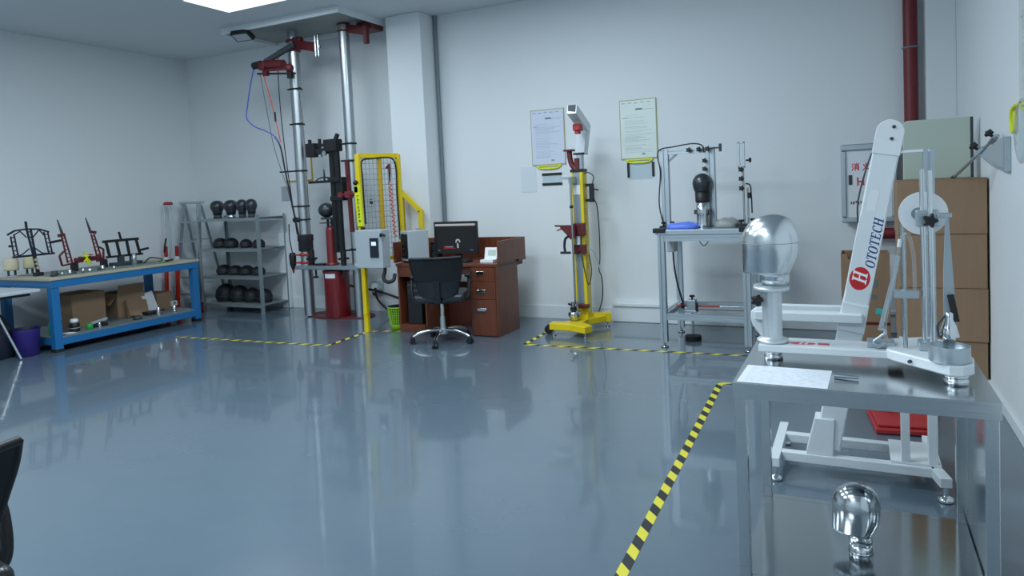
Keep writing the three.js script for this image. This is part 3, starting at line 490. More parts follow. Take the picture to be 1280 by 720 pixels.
// ------------------------------------------------------------------ yellow column tester
{
  const t = thing('column_tester', 'yellow column tester with white bent arm and splayed yellow base', 'test machine', [-2.6, 0, -6.8]);
  const cx = -2.6, cz = -6.9;
  const col = part('column', [box(cx - .065, cx - .045, .15, 1.66, cz - .065, cz + .065), box(cx + .03, cx + .065, .15, 1.66, cz - .065, cz + .065), box(cx - .0645, cx + .0645, .151, 1.659, cz - .0645, cz + .045)], M.yellow, t);
  part('track', box(cx - .045, cx + .03, .27, 1.655, cz + .045, cz + .06, .002), M.aluDull, col);
  part('track_label', box(cx - .05, cx + .03, 1.42, 1.52, cz + .06, cz + .064, 0), M.white, col, { label: 'white label' });
  const texCol = canvasTex(32, 512, (c, w, h) => { c.fillStyle = '#e3c70c'; c.fillRect(0, 0, w, h); c.fillStyle = '#b0452c'; for (let k = 0; k < 7; k++) { const y = 20 + k * 70; c.fillRect(8, y, 14, 4); c.fillRect(14, y, 4, 40); c.fillRect(6, y + 20, 18, 4); if (k % 2) c.fillRect(8, y + 38, 14, 4); } });
  part('side_print', new THREE.PlaneGeometry(0.07, 0.85).rotateY(Math.PI / 2).translate(cx + .0665, 1.0, cz + .01), std(0xffffff, 0.45, 0, { map: texCol }), col, { keepUV: true, label: 'column of dark red characters' });
  part('cap', box(cx - .07, cx + .07, 1.655, 1.685, cz - .07, cz + .07), M.black, t);
  part('grey_block', box(cx + .0, cx + .055, 1.685, 1.84, cz - .03, cz + .05), M.alu, t);
  part('curved_bracket', [tube([[cx - .075, 1.875, cz + .05], [cx - .07, 1.80, cz + .05], [cx - .05, 1.73, cz + .05], [cx - .01, 1.68, cz + .05]], 0.028, 24, 10), box(cx - .125, cx - .025, 1.875, 1.895, cz, cz + .1), box(cx - .02, cx + .03, 1.68, 1.8, cz + .02, cz + .07)], M.darkRed, t);
  const arm = part('bent_arm', [bar([cx + .035, 1.84, cz], [cx + .085, 2.15, cz], 0.11, 0.11), bar([cx + .085, 2.11, cz - .02], [cx + .125, 2.265, cz + .45], 0.10, 0.10, [1, 0, 0])], M.whitePaint, t);
  part('arm_cuff', box(cx - .03, cx + .09, 1.835, 1.855, cz - .06, cz + .065), M.black, arm);
  part('open_end', bar([cx + .1252, 2.2665, cz + .449], [cx + .1254, 2.2672, cz + .452], 0.08, 0.08, [1, 0, 0]), M.darkGrey, arm);
  part('red_trigger', [box(cx + .08, cx + .16, 2.06, 2.13, cz + .24, cz + .34, .012), rod([cx + .12, 2.03, cz + .3], [cx + .12, 2.07, cz + .3], 0.03)], M.brightRed, arm);
  part('guide_rod', rod([cx - .02, 0.29, -6.7], [cx - .02, 1.6, -6.7], 0.011), M.steel, t);
  part('rod_bracket', [box(cx - .12, cx - .01, 1.585, 1.61, cz + .06, cz + .2), box(cx - .045, cx - .005, 1.54, 1.6, cz + .06, cz + .2)], M.alu, t);
  part('rod_stop', ball(cx - .02, 1.3, -6.7, 0.02), M.black, t);
  const car = part('carriage', box(cx - .04, cx + .085, 0.99, 1.125, cz + .07, cz + .13, .01), M.darkRed, t);
  part('clamp_plate', [box(cx + .03, cx + .085, 0.8, 0.9, cz + .07, cz + .11, .008), box(cx - .05, cx + .03, 0.83, 0.87, cz + .07, cz + .105, .004), box(cx - .05, cx + .0, 0.8, 0.9, cz + .07, cz + .11, .008)], M.darkRed, t);
  part('jaw', [extrude([[-.16, .09], [0, .09], [0, -.05], [-.05, -.06], [-.1, 0], [-.16, .06]], 0.04).translate(cx + .005, 1.02, cz + .16), bar([cx - .22, 1.105, cz + .18], [cx - .1, 1.1, cz + .18], 0.018), bar([cx - .2, 1.055, cz + .18], [cx - .12, 1.08, cz + .18], 0.012)], M.darkRed, car);
  part('cylinder', rod([cx + .005, 0.9, cz + .1], [cx + .005, 1.0, cz + .1], 0.02), M.white, car);
  part('crank_handle', [tube([[cx - .06, 1.0, cz + .2], [cx - .1, 0.97, cz + .2], [cx - .115, 0.9, cz + .2], [cx - .11, 0.83, cz + .2]], 0.014, 20), rod([cx - .16, 0.825, cz + .2], [cx - .05, 0.825, cz + .2], 0.013)], M.navy, t);
  part('sensor_box', [box(cx + .105, cx + .15, 1.335, 1.53, cz - .05, cz, .006), box(cx + .065, cx + .11, 1.50, 1.53, cz - .04, cz - .01), box(cx + .065, cx + .11, 1.34, 1.37, cz - .04, cz - .01), rod([cx + .15, 1.47, cz - .03], [cx + .2, 1.46, cz - .03], 0.008)], M.black, t);
  part('cable', tube([[cx + .065, 1.64, cz], [cx + .11, 1.645, cz], [cx + .155, 1.6, cz - .02], [cx + .14, 1.53, cz - .02]], 0.005, 24), M.black, t);
  part('cable', tube([[cx + .15, 1.36, cz - .03], [cx + .175, 1.3, cz - .03], [cx + .19, 0.75, cz - .02], [cx + .175, 0.62, cz - .02], [cx + .2, 0.55, cz - .02], [cx + .17, 0.3, cz - .1], [cx + .12, 0.16, cz - .12]], 0.006, 60), M.black, t);
  part('cable', tube([[cx + .06, 0.86, cz + .08], [cx + .13, 0.84, cz + .05], [cx + .17, 0.70, cz - .01], [cx + .19, 0.62, cz - .02], [cx + .18, 0.70, cz - .02]], 0.005, 30), M.boxGrey, t);
  part('cable', tube([[cx + .03, 0.8, cz + .1], [cx + .06, 0.6, cz + .09], [cx + .09, 0.47, cz + .07], [cx + .12, 0.62, cz + .06], [cx + .1, 0.8, cz + .06]], 0.005, 30), M.black, t);
  part('stop_plate', box(cx - .04, cx + .09, 0.235, 0.27, cz + .065, cz + .13), M.darkRed, t);
  part('chuck', [lathe([[0, 0.12], [0.05, 0.12], [0.045, 0.15], [0.065, 0.18], [0.062, 0.215], [0.04, 0.225], [0, 0.225]], cx - .02, 0, -6.66), rod([cx - .03, 0.22, -6.66], [cx - .03, 0.32, -6.66], 0.022), rod([cx + .012, 0.22, -6.66], [cx + .012, 0.33, -6.66], 0.013)], M.steel, t);
  part('chuck_lever', [bar([cx - .08, 0.30, -6.65], [cx - .02, 0.28, -6.65], 0.02), box(cx - .05, cx + .0, 0.23, 0.27, -6.69, -6.62)], M.black, t);
  part('base', [slab([[-2.84, -6.60], [-2.825, -6.47], [-2.6, -6.46], [-2.40, -6.36], [-2.36, -6.46], [-2.52, -6.62], [-2.52, -6.80], [-2.37, -7.06], [-2.42, -7.14], [-2.56, -6.99], [-2.68, -6.99], [-2.68, -6.64], [-2.72, -6.59]], 0.055, 0.125, .006), box(-2.68, -2.52, 0.12, 0.16, -6.98, -6.8)], M.yellow, t);
  part('base', bar([-2.58, 0.1, -6.96], [-2.37, 0.1, -7.08], 0.09, 0.10, [0, 1, 0]), M.yellow, t);
  for (const [x, z] of [[-2.79, -6.50], [-2.42, -6.42], [-2.40, -7.06]]) part('levelling_foot', [rod([x, 0.012, z], [x, 0.06, z], 0.009), cyl(x, 0, 0.012, z, 0.028)], M.steel, t);
  part('caster', [rod([-2.86, 0.045, -6.56], [-2.86, 0.045, -6.52], 0.045), box(-2.87, -2.83, 0.05, 0.1, -6.575, -6.505)], M.rubber, t);
}

// ------------------------------------------------------------------ aluminium profile stand
{
  const t = thing('aluminium_stand', 'aluminium profile frame stand with upper gantry against the white wall', 'stand', [-1.22, 0, -6.6]);
  const X0 = -1.585, X1 = -0.85, Z1 = -6.25, Z0 = -6.93, H = 1.03;
  for (const [x, z] of [[X0, Z1], [X1, Z1], [X0, Z0], [X1, Z0]]) {
    part('leg', slotProfile([x, 0.05, z], [x, H, z], 0.06), M.alu, t);
    part('foot', [rod([x, 0.012, z], [x, 0.05, z], 0.01), lathe([[0, 0], [0.034, 0], [0.034, 0.012], [0.014, 0.022], [0, 0.022]], x, 0, z)], M.steel, t);
  }
  for (const y of [0.285, H - .03]) { for (const z of [Z1, Z0]) part('rail', slotProfile([X0 + .03, y, z], [X1 - .03, y, z], 0.055), M.alu, t); for (const x of [X0, X1]) part('rail', slotProfile([x, y, Z0 + .03], [x, y, Z1 - .03], 0.055), M.alu, t); }
  part('table_plate', box(X0 - .045, X1 + .04, H, H + .045, Z0 - .03, Z1 + .03, .004), M.alu, t);
  for (const x of [X0 - .01, X1 + .005]) part('corner_pad', box(x - .055, x + .055, H + .02, H + .062, Z1 - .02, Z1 + .05, .006), M.black, t);
  const T = H + .045, gz = -6.55;
  part('gantry_post', slotProfile([-1.6, T, gz], [-1.6, 1.81, gz], 0.07), M.alu, t);
  part('gantry_post', slotProfile([-1.185, T, gz - .02], [-1.185, 1.81, gz - .02], 0.075), M.alu, t);
  const gb = part('gantry_beam', slotProfile([-1.565, 1.785, gz], [-1.22, 1.785, gz], 0.05), M.alu, t);
  part('brace', bar([-1.58, 1.69, gz], [-1.47, 1.78, gz], 0.02, 0.03), M.aluDull, t);
  for (const x of [-1.36, -1.27, -1.19]) part('knob', starKnob(x, 1.79, gz + .06, 0.026, 0.024), M.black, gb);
  part('pull_rod', [rod([-1.17, 1.795, gz + .04], [-1.08, 1.795, gz + .04], 0.007), rod([-1.085, 1.76, gz + .04], [-1.085, 1.83, gz + .04], 0.013)], M.darkGrey, t);
  for (const y of [1.685, 1.61]) part('knob', starKnob(-1.225, y, gz + .05, 0.024, 0.022), M.black, t);
  part('post_foot', [box(-1.66, -1.54, T, T + .02, gz - .06, gz + .06), ...starKnob(-1.62, T + .04, gz + .06, 0.022, 0.02, [0, 1, 0]), ...starKnob(-1.545, T + .04, gz + .03, 0.022, 0.02, [0, 1, 0])], M.black, t);
  part('cable', tube([[-1.62, T + .02, gz + .05], [-1.655, 1.3, gz + .05], [-1.635, 1.6, gz + .05], [-1.645, 1.8, gz + .05], [-1.5, 1.83, gz + .05], [-1.3, 1.845, gz + .05], [-1.24, 1.82, gz + .05], [-1.23, 1.76, gz + .05]], 0.006, 70), M.black, t);
  // slotted upright at the right with clamps
  const rx = -0.895, rz = -6.45;
  part('slotted_upright', [box(rx - .03, rx - .012, 1.6, 1.83, rz - .01, rz + .012), box(rx + .012, rx + .03, 1.6, 1.83, rz - .01, rz + .012), box(rx - .03, rx + .03, 1.815, 1.835, rz - .01, rz + .012), box(rx - .03, rx + .03, 1.595, 1.615, rz - .01, rz + .012)], M.alu, t);
  part('rod', [rod([rx + .01, T, rz], [rx + .01, 1.62, rz], 0.009), rod([rx + .045, T, rz], [rx + .045, 1.42, rz], 0.008)], M.steel, t);
  for (const y of [1.585, 1.505, 1.42]) part('knob', starKnob(rx, y, rz + .035, 0.026, 0.024), M.black, t);
  part('knob', starKnob(rx + .06, 1.665, rz, 0.022, 0.022, [1, 0, 0]), M.black, t);
  part('lamp_cable', [tube([[rx + .03, 1.46, rz + .02], [rx + .065, 1.45, rz + .02], [rx + .075, 1.38, rz + .02], [rx + .08, 1.2, rz + .02]], 0.006, 24), rod([rx + .06, 1.33, rz + .02], [rx + .06, 1.38, rz + .02], 0.016)], M.black, t);
  part('upright_foot', [box(rx - .06, rx + .11, T, T + .03, rz - .05, rz + .06), ...starKnob(rx - .01, T + .05, rz + .05, 0.026, 0.02, [0, 1, 0]), ...starKnob(rx + .085, T + .06, rz + .05, 0.022, 0.02, [0, 1, 0]), rod([rx + .05, T - .0, rz + .1], [rx + .15, T + .01, rz + .1], 0.018), ...starKnob(rx + .15, T + .01, rz + .1, 0.026, 0.02, [1, 0, 0])], M.black, t);
  part('terminal_box', [box(-1.62, -1.545, 0.84, 0.985, -6.72, -6.58, .006)], M.boxGrey, t);
  part('cable', tube([[-1.575, 0.84, -6.65], [-1.57, 0.7, -6.65], [-1.535, 0.52, -6.62], [-1.49, 0.36, -6.6], [-1.48, 0.3, -6.6]], 0.009, 36), M.black, t);
  part('wire_loop', tube([[-1.29, H - .03, -6.4], [-1.27, 0.95, -6.4], [-1.235, 0.915, -6.4], [-1.20, 0.95, -6.4], [-1.19, H - .03, -6.4]], 0.004, 24), M.black, t);
  const cl = part('lower_clamp', [box(-1.44, -1.36, 0.285, 0.39, -6.63, -6.55, .006), box(-1.47, -1.35, 0.27, 0.29, -6.66, -6.54)], M.alu, t);
  part('knob', [...starKnob(-1.4, 0.41, -6.6, 0.026, 0.02, [0, 1, 0]), ...starKnob(-1.48, 0.33, -6.58, 0.026, 0.02, [-1, 0, 0]), box(-1.36, -1.345, 0.28, 0.36, -6.6, -6.55)], M.black, cl);
  part('cross_rod', rod([X0 + .03, 0.325, -6.62], [-1.15, 0.325, -6.62], 0.008), M.redCord, cl);
  part('cross_rod', rod([-1.15, 0.325, -6.62], [X1 - .02, 0.325, -6.62], 0.007), M.steel, cl);
  part('drop_rod', rod([-1.4, 0.045, -6.6], [-1.4, 0.28, -6.6], 0.012), M.steel, cl);
  part('pad', cyl(-1.4, 0.0, 0.045, -6.6, 0.075), M.rubber, cl);
}
{ const t = thing('steel_headform', 'dark grey headform on a shiny collar standing on the aluminium stand', 'headform', [-1.25, 1.075, -6.5]);
  const x = -1.25, z = -6.48;
  part('head', lathe([[0, 1.572], [0.03, 1.567], [0.06, 1.548], [0.08, 1.515], [0.086, 1.485], [0.083, 1.45], [0.072, 1.415], [0.066, 1.40], [0, 1.40]].reverse(), x, 0, z, 40), M.head, t);
  part('marking_line', [ring(x, 1.482, z, 0.0862, 0.0015), ring(x, 1.418, z, 0.0735, 0.002)], M.black, t);
  part('neck', lathe([[0, 1.31], [0.062, 1.31], [0.064, 1.32], [0.066, 1.40], [0, 1.40]], x, 0, z), M.black, t);
  part('collar', [lathe([[0, 1.085], [0.064, 1.085], [0.066, 1.10], [0.058, 1.13], [0.06, 1.2], [0.066, 1.215], [0.06, 1.235], [0.06, 1.31], [0, 1.31]], x, 0, z)], M.polished, t);
  part('base_disc', cyl(x, 1.075, 1.086, z, 0.075), M.steel, t);
  part('clip', box(x - .075, x - .055, 1.20, 1.24, z - .01, z + .03), M.darkGrey, t);
  part('clip', [box(x + .055, x + .075, 1.19, 1.24, z - .01, z + .03), rod([x + .07, 1.09, z + .05], [x + .07, 1.24, z + .03], 0.008)], M.darkGrey, t); }
function softBag(x, y, z, w, h, d, s) {
  const g = new THREE.SphereGeometry(1, 28, 14), p = g.attributes.position;
  for (let i = 0; i < p.count; i++) { let a = p.getX(i), b = p.getY(i), c = p.getZ(i); const k = 1 + 0.14 * Math.sin(a * 5 + s) * Math.cos(c * 6 + s) + 0.06 * Math.sin(a * 11 + c * 9); a = Math.sign(a) * Math.pow(Math.abs(a), 0.7); c = Math.sign(c) * Math.pow(Math.abs(c), 0.7); p.setXYZ(i, x + a * w / 2, y + Math.max(0, (b + 0.35) * k) / 1.35 * h, z + c * d / 2); }
  g.computeVertexNormals(); return g;
}
single('plastic_bag', 'blue plastic bag lying flat on the left of the aluminium stand', 'bag', softBag(-1.42, 1.0752, -6.42, 0.30, 0.055, 0.2, 1), M.blueBag, [-1.42, 1.075, -6.42]);
single('plastic_bag', 'crumpled grey translucent bag on the stand right of the headform', 'bag', softBag(-1.04, 1.0752, -6.5, 0.22, 0.08, 0.2, 3), std(0x8d9290, 0.45), [-1.06, 1.075, -6.58]);

// ------------------------------------------------------------------ blue workbench along the left wall
{
  const t = thing('workbench', 'blue steel workbench with pale worktop and a lower shelf along the left wall', 'workbench', [-8.12, 0, -5.3]);
  const X0 = -8.62, X1 = -7.64, Z0 = -6.25, Z1 = -4.40;
  for (const [x, z] of [[X1 - .045, Z1 - .045], [X1 - .045, Z0 + .045], [X0 + .045, Z1 - .045], [X0 + .045, Z0 + .045]]) {
    part('leg', box(x - .042, x + .042, 0.03, 0.69, z - .042, z + .042, .006), M.blue, t);
    part('foot', box(x - .045, x + .045, 0, 0.035, z - .045, z + .045, .004), M.rubber, t);
  }
  for (const x of [X1 - .02, X0 + .02]) part('top_beam', box(x - .022, x + .022, 0.69, 0.77, Z0, Z1), M.blue, t);
  for (const z of [Z1 - .022, Z0 + .022]) part('top_beam', box(X0, X1, 0.69, 0.77, z - .02, z + .02), M.blue, t);
  for (const x of [X1 - .02, X0 + .02]) part('shelf_beam', box(x - .02, x + .02, 0.07, 0.145, Z0 + .08, Z1 - .08), M.blue, t);
  for (const z of [Z1 - .04, Z0 + .04]) part('shelf_beam', box(X0 + .08, X1 - .08, 0.07, 0.145, z - .02, z + .02), M.blue, t);
  part('worktop', box(X0, X1 + .01, 0.77, 0.795, Z0 - .01, Z1 + .02, .004), M.tan, t);
  part('worktop_mat', box(X0 + .1, X1 - .09, 0.795, 0.799, Z0 + .25, Z1 - .15, .001), M.mat, t);
  part('shelf_board', box(X0 + .02, X1 - .012, 0.145, 0.16, Z0 + .02, Z1 - .02), M.aluDull, t);
}
const JX = -8.15;
const jb = (a, b, w) => bar([JX, a[1], a[0]], [JX, b[1], b[0]], w, w, [1, 0, 0]);
const rungs = (a, b, n, w) => Array.from({ length: n }, (_, k) => { const s = (k + 0.5) / n, l = (p) => [p[0][0] + (p[1][0] - p[0][0]) * s, p[0][1] + (p[1][1] - p[0][1]) * s]; return jb(l(a), l(b), w); });
const path = (pts, w) => pts.slice(1).map((p, k) => jb(pts[k], p, w));
{ const t = thing('truss_jig', 'black truss fixture frame with a square lattice outline standing on the workbench', 'test fixture', [JX, 0.799, -4.57]);
  part('top_chord', path([[-4.292, 1.274], [-4.367, 1.314], [-4.486, 1.324], [-4.619, 1.314], [-4.723, 1.275]], 0.018), M.navy, t);
  part('bottom_chord', path([[-4.327, 1.029], [-4.764, 1.032]], 0.022), M.navy, t);
  const a = [[-4.323, 1.257], [-4.343, 1.025]], b = [[-4.358, 1.279], [-4.383, 1.029]], c = [[-4.668, 1.28], [-4.703, 1.032]], d = [[-4.71, 1.27], [-4.74, 1.035]], e = [[-4.491, 1.323], [-4.537, 1.025]], f = [[-4.532, 1.32], [-4.56, 1.022]];
  part('side_ladder', [...path(a, .013), ...path(b, .013), ...rungs(a, b, 5, .01)], M.navy, t);
  part('side_ladder', [...path(c, .013), ...path(d, .013), ...rungs(c, d, 5, .01)], M.navy, t);
  part('centre_post', [...path(e, .018), ...path(f, .018), ...rungs(e, f, 5, .012)], M.navy, t);
  for (const p of [[[-4.363, 1.272], [-4.422, 1.304], [-4.484, 1.232]], [[-4.553, 1.233], [-4.617, 1.304]], [[-4.39, 1.045], [-4.424, 1.049], [-4.503, 1.108]], [[-4.561, 1.109], [-4.632, 1.045], [-4.68, 1.04]], [[-4.62, 1.304], [-4.67, 1.24]]]) part('brace', path(p, .011), M.navy, t);
  part('spike', jb([-4.487, 1.409], [-4.491, 1.31], 0.02), M.navy, t);
  part('stub', [jb([-4.298, 1.152], [-4.335, 1.149], 0.024), jb([-4.725, 1.155], [-4.849, 1.17], 0.026)], M.navy, t);
  part('foot', [jb([-4.546, 1.03], [-4.571, 0.83], 0.03), cbox(JX, 0.818, -4.573, 0.09, 0.038, 0.07)], M.black, t);
  for (let k = 0; k < 3; k++) part('foot_ring', rod([JX - .02, 0.98 - k * .045, -4.553 - k * .006], [JX + .03, 0.98 - k * .045, -4.553 - k * .006], 0.017), M.tan, t); }
function redJig(label, P, extra) {
  const t = thing('lattice_jig', label, 'test fixture', [JX, 0.799, P.rail[1][0]], 'red lattice fixtures on the workbench');
  part('spike', rod([JX, P.sp[1][1], P.sp[1][0]], [JX, P.sp[0][1], P.sp[0][0]], 0.016, 0.006), M.darkGrey, t);
  part('head_plate', jb(P.hd[0], P.hd[1], 0.034), M.darkRed, t);
  const a = P.rail, b = P.rail2;
  part('mast', [...path(a, .015), ...path(b, .015), ...rungs(a, b, 7, .01)], M.darkRed, t);
  part('foot', path(P.ft, .018), M.darkRed, t);
  part('base_block', cbox(JX, 0.85, P.rail2[1][0] - .02, .08, .1, .05), M.black, t);
  if (extra) extra(t);
}
redJig('red lattice mast with a grey spike, the left one of the two on the workbench', { sp: [[-4.825, 1.407], [-4.868, 1.24]], hd: [[-4.82, 1.224], [-4.893, 1.231]], rail: [[-4.859, 1.214], [-4.904, 0.9]], rail2: [[-4.891, 1.218], [-4.955, 0.9]], ft: [[-4.87, 1.041], [-4.816, 0.995], [-4.838, 0.878], [-5.005, 0.897]] });
redJig('red lattice mast with a grey spike, the right one beside the black comb frame', { sp: [[-5.152, 1.408], [-5.198, 1.235]], hd: [[-5.191, 1.24], [-5.26, 1.229]], rail: [[-5.202, 1.213], [-5.26, 0.9]], rail2: [[-5.236, 1.211], [-5.309, 0.9]], ft: [[-5.284, 1.053], [-5.337, 1.021], [-5.33, 0.9], [-5.24, 0.885]] }, (t) => {
  part('cross_arm', [jb([-4.99, 0.905], [-5.30, 0.915], 0.03), ...[0, 1, 2, 3, 4, 5].map((k) => cbox(JX, 0.925 + (k % 2) * .01, -5.0 - k * .052, .05, .055, .035, .012))], M.darkRed, t); });
{ const t = thing('cable_bundle', 'yellow-green knotted strap hanging over the red cross arm', 'strap', [JX + .04, 0.92, -5.09]);
  part('strap', [tube([[JX + .05, 1.02, -5.07], [JX + .05, 0.97, -5.09], [JX + .05, 0.92, -5.1], [JX + .05, 0.86, -5.11]], 0.011, 20), tube([[JX + .05, 0.97, -5.05], [JX + .055, 0.96, -5.1], [JX + .05, 0.98, -5.15]], 0.009, 20), tube([[JX + .05, 0.9, -5.06], [JX + .055, 0.93, -5.1], [JX + .05, 0.87, -5.15]], 0.009, 20)], M.limeYellow, t);
  part('tag', bar([JX + .06, 0.98, -5.12], [JX + .06, 0.97, -5.16], 0.03, 0.012), M.brightRed, t); }
{ const t = thing('comb_jig', 'black comb shaped fixture frame with four uprights on the workbench', 'test fixture', [JX, 0.799, -5.6]);
  part('top_bar', jb([-5.336, 1.109], [-5.802, 1.11], 0.032), M.black, t);
  part('spike', jb([-5.55, 1.214], [-5.571, 1.12], 0.02), M.black, t);
  for (const p of [[[-5.377, 1.098], [-5.411, 0.915]], [[-5.512, 1.1], [-5.541, 0.915]], [[-5.643, 1.096], [-5.667, 0.915]], [[-5.771, 1.106], [-5.809, 0.915]]]) part('upright', jb(p[0], p[1], 0.026), M.black, t);
  part('bottom_bar', jb([-5.363, 0.918], [-5.847, 0.915], 0.026), M.black, t);
  part('arm', jb([-5.80, 0.961], [-5.931, 0.978], 0.026), M.black, t);
  part('base', [box(JX - .09, JX + .09, 0.80, 0.84, -5.78, -5.45, .006), box(JX - .03, JX + .03, .83, .92, -5.58, -5.52), box(JX - .03, JX + .03, .83, .92, -5.74, -5.68)], M.darkGrey, t); }
[['wider round cream block on short legs at the near end of the workbench', -4.49, 0.07, M.cream], ['narrower yellowish cream block on short legs beside the black truss frame', -4.68, 0.058, std(0xdcd8ae, 0.6)]].forEach(([label, z, r, m], i) => {
  const x = -8.5, zz = z, t = thing('padded_block', label, 'padded block', [x, 0.795, zz], 'cream padded blocks on the workbench');
  part('pad', lathe([[0, 0.86], [r, 0.865], [r * 1.05, 0.885], [r * 1.05, 0.975], [r * .95, 0.997], [r * .6, 1.003], [0, 1.003]], x, 0, zz, 36), m, t);
  for (const s of [-1, 1]) part('leg', rod([x, 0.80, zz + s * r * .5], [x, 0.866, zz + s * r * .5], 0.012), M.darkGrey, t);
  part('foot', cyl(x, 0.795, 0.806, zz, r * 0.85), M.boxGrey, t);
});
// small turned metal parts set out on the worktop
const spots = [[-7.84, -4.56, .032, .045], [-7.86, -4.66, .022, .03], [-7.82, -4.72, .026, .05], [-7.9, -4.80, .035, .03], [-7.84, -4.88, .02, .045], [-7.88, -4.98, .03, .035], [-7.86, -5.08, .024, .03], [-7.92, -5.16, .028, .05], [-7.86, -5.26, .02, .028], [-7.93, -4.62, .04, .05]];
const spotLabel = ['squat steel collar nearest the black truss frame', 'small steel disc beside the squat collar', 'taller steel sleeve near the cream blocks', 'wide flat steel disc before the left red mast', 'narrow steel pin at the foot of the left red mast', 'flat steel collar between the two red masts', 'small steel ring below the yellow-green strap', 'steel sleeve in front of the right red mast', 'smallest steel disc in front of the right red mast', 'wide steel collar behind the other small parts'];
spots.forEach(([x, z, r, h], i) => single('steel_collar', `${spotLabel[i]} on the workbench`, 'machine part', lathe([[0, .799], [r, .799], [r, .799 + h * .4], [r * .75, .799 + h * .45], [r * .75, .799 + h], [r * .4, .799 + h], [r * .4, .799 + h * .7], [0, .799 + h * .7]], x, 0, z, 20), i % 3 ? M.steel : M.darkGrey, [x, 0.799, z], 'small steel parts on the workbench'));
{ const t = thing('glass_vial', 'clear bright upright cylinder on the workbench in front of the black comb frame', 'cylinder', [-7.9, .799, -5.55]);
  part('body', lathe([[0, .799], [.028, .799], [.028, .9], [.022, .92], [0, .92]], -7.9, 0, -5.55), M.chrome, t); part('stopper', cyl(-7.9, .915, .935, -5.55, .016), M.white, t); }
{ const t = thing('small_tools', 'dark small pliers lying near the far end of the workbench', 'tool', [-7.85, .797, -6.0]);
  part('jaw', bar([-7.85, .81, -5.93], [-7.83, .82, -6.03], .03, .02, [0, 1, 0]), M.black, t); for (const s of [0, 1]) part('handle', tube([[-7.85, .81, -5.93], [-7.82 + s * .05, .808, -5.87], [-7.84 + s * .05, .806, -5.80]], .007, 16), s ? M.green : M.tan, t); }
single('cable', 'dark thin cable looped on the workbench behind the comb frame arm', 'cable', tube([[-8.0, .807, -5.75], [-8.1, .82, -5.85], [-8.15, .85, -5.95], [-8.1, .83, -6.05], [-8.0, .808, -6.0], [-7.95, .807, -5.9]], .008, 40), M.black, [-8.05, .8, -5.9]);

// boxes and parts on the lower shelf
function carton(name, label, x0, x1, y0, y1, z0, z1, turn, open, grp) {
  const t = thing(name, label, 'cardboard box', [(x0 + x1) / 2, y0, (z0 + z1) / 2], grp); const th = .006;
  part('side', box(x0, x1, y0, y1, z1 - th, z1, .001), M.card, t); part('side', box(x0, x1, y0, y1, z0, z0 + th, .001), M.card, t);
  part('side', box(x0, x0 + th, y0, y1, z0 + th, z1 - th, .001), M.card, t); part('side', box(x1 - th, x1, y0, y1, z0 + th, z1 - th, .001), M.card, t);
  part('bottom', box(x0 + th, x1 - th, y0, y0 + th, z0 + th, z1 - th, .001), M.card, t);
  if (open) { part('flap', bar([(x0 + x1) / 2, y1 - .002, z1 - th / 2], [(x0 + x1) / 2, y1 - .13, z1 + .09], x1 - x0 - .01, th, [0, 0.5, 1]), M.card, t); part('flap', bar([x1 - th / 2, y1, (z0 + z1) / 2], [x1 + .02, y1 + .1, (z0 + z1) / 2], z1 - z0 - .02, th, [1, 0, 0]), M.card, t); }
  else { part('flap', box(x0, x1, y1, y1 + th * .6, z0, (z0 + z1) / 2 - .002, .001), M.card, t); part('flap', box(x0, x1, y1, y1 + th * .6, (z0 + z1) / 2 + .002, z1, .001), M.card, t); }
  t.rotation.y = turn; return t;
}
carton('cardboard_box', 'large closed cardboard box on the workbench shelf, nearest the blue front leg', -8.45, -8.05, .16, .535, -5.24, -4.83, 0.05, false, 'cardboard boxes on the workbench shelf');
carton('cardboard_box', 'opened cardboard box with a folded-out flap in the middle of the workbench shelf', -8.48, -8.1, .16, .46, -5.80, -5.45, -0.08, true, 'cardboard boxes on the workbench shelf');
carton('cardboard_box', 'low cardboard box at the far end of the workbench shelf', -8.5, -8.12, .16, .375, -6.2, -5.95, 0.1, false, 'cardboard boxes on the workbench shelf');
{ const t = thing('cardboard_flap', 'bent loose piece of brown cardboard leaning on the opened shelf box', 'cardboard', [-8.0, .16, -5.6]);
  part('sheet', bar([-7.98, .165, -5.62], [-8.08, .36, -5.66], .008, .26, [0, 0, 1]), M.card, t); part('folded_edge', bar([-7.98, .165, -5.49], [-8.08, .36, -5.50], .06, .008, [0, 0, 1]), M.cardDark, t); }
single('paper_sheet', 'grey-white sheet leaning between boxes on the workbench shelf', 'sheet', bar([-8.04, .165, -5.86], [-8.1, .42, -5.82], .006, .16, [0, 0, 1]), M.paper, [-8.05, .16, -5.84]);
{ const t = thing('black_canister', 'black stacked canister with a white lid on the near end of the shelf', 'canister', [-7.82, .16, -4.72]);
  part('body', lathe([[0, .16], [.05, .16], [.055, .18], [.045, .2], [.055, .215], [.05, .25], [.03, .26], [0, .26]], -7.82, 0, -4.72), M.black, t);
  part('lid', lathe([[0, .255], [.04, .255], [.042, .275], [.034, .3], [0, .302]], -7.82, 0, -4.72), M.white, t); part('band', ring(-7.82, .2, -4.72, .048, .004), M.boxGrey, t); }
single('green_jar', 'small green jar next to the black canister on the shelf', 'jar', lathe([[0, .16], [.035, .16], [.035, .205], [.026, .215], [.026, .225], [0, .225]], -7.77, 0, -4.86), M.green, [-7.77, .16, -4.86]);
single('green_jar', 'green container standing close behind the blue front bench leg', 'jar', lathe([[0, .16], [.05, .16], [.05, .28], [.035, .30], [.035, .31], [0, .31]], -7.86, 0, -4.52), M.green, [-7.86, .16, -4.52]);
single('paper_sheet', 'white paper lying on the near end of the workbench shelf', 'paper', box(-7.84, -7.72, .16, .163, -4.68, -4.58, 0), M.paper, [-7.78, .16, -4.63]);
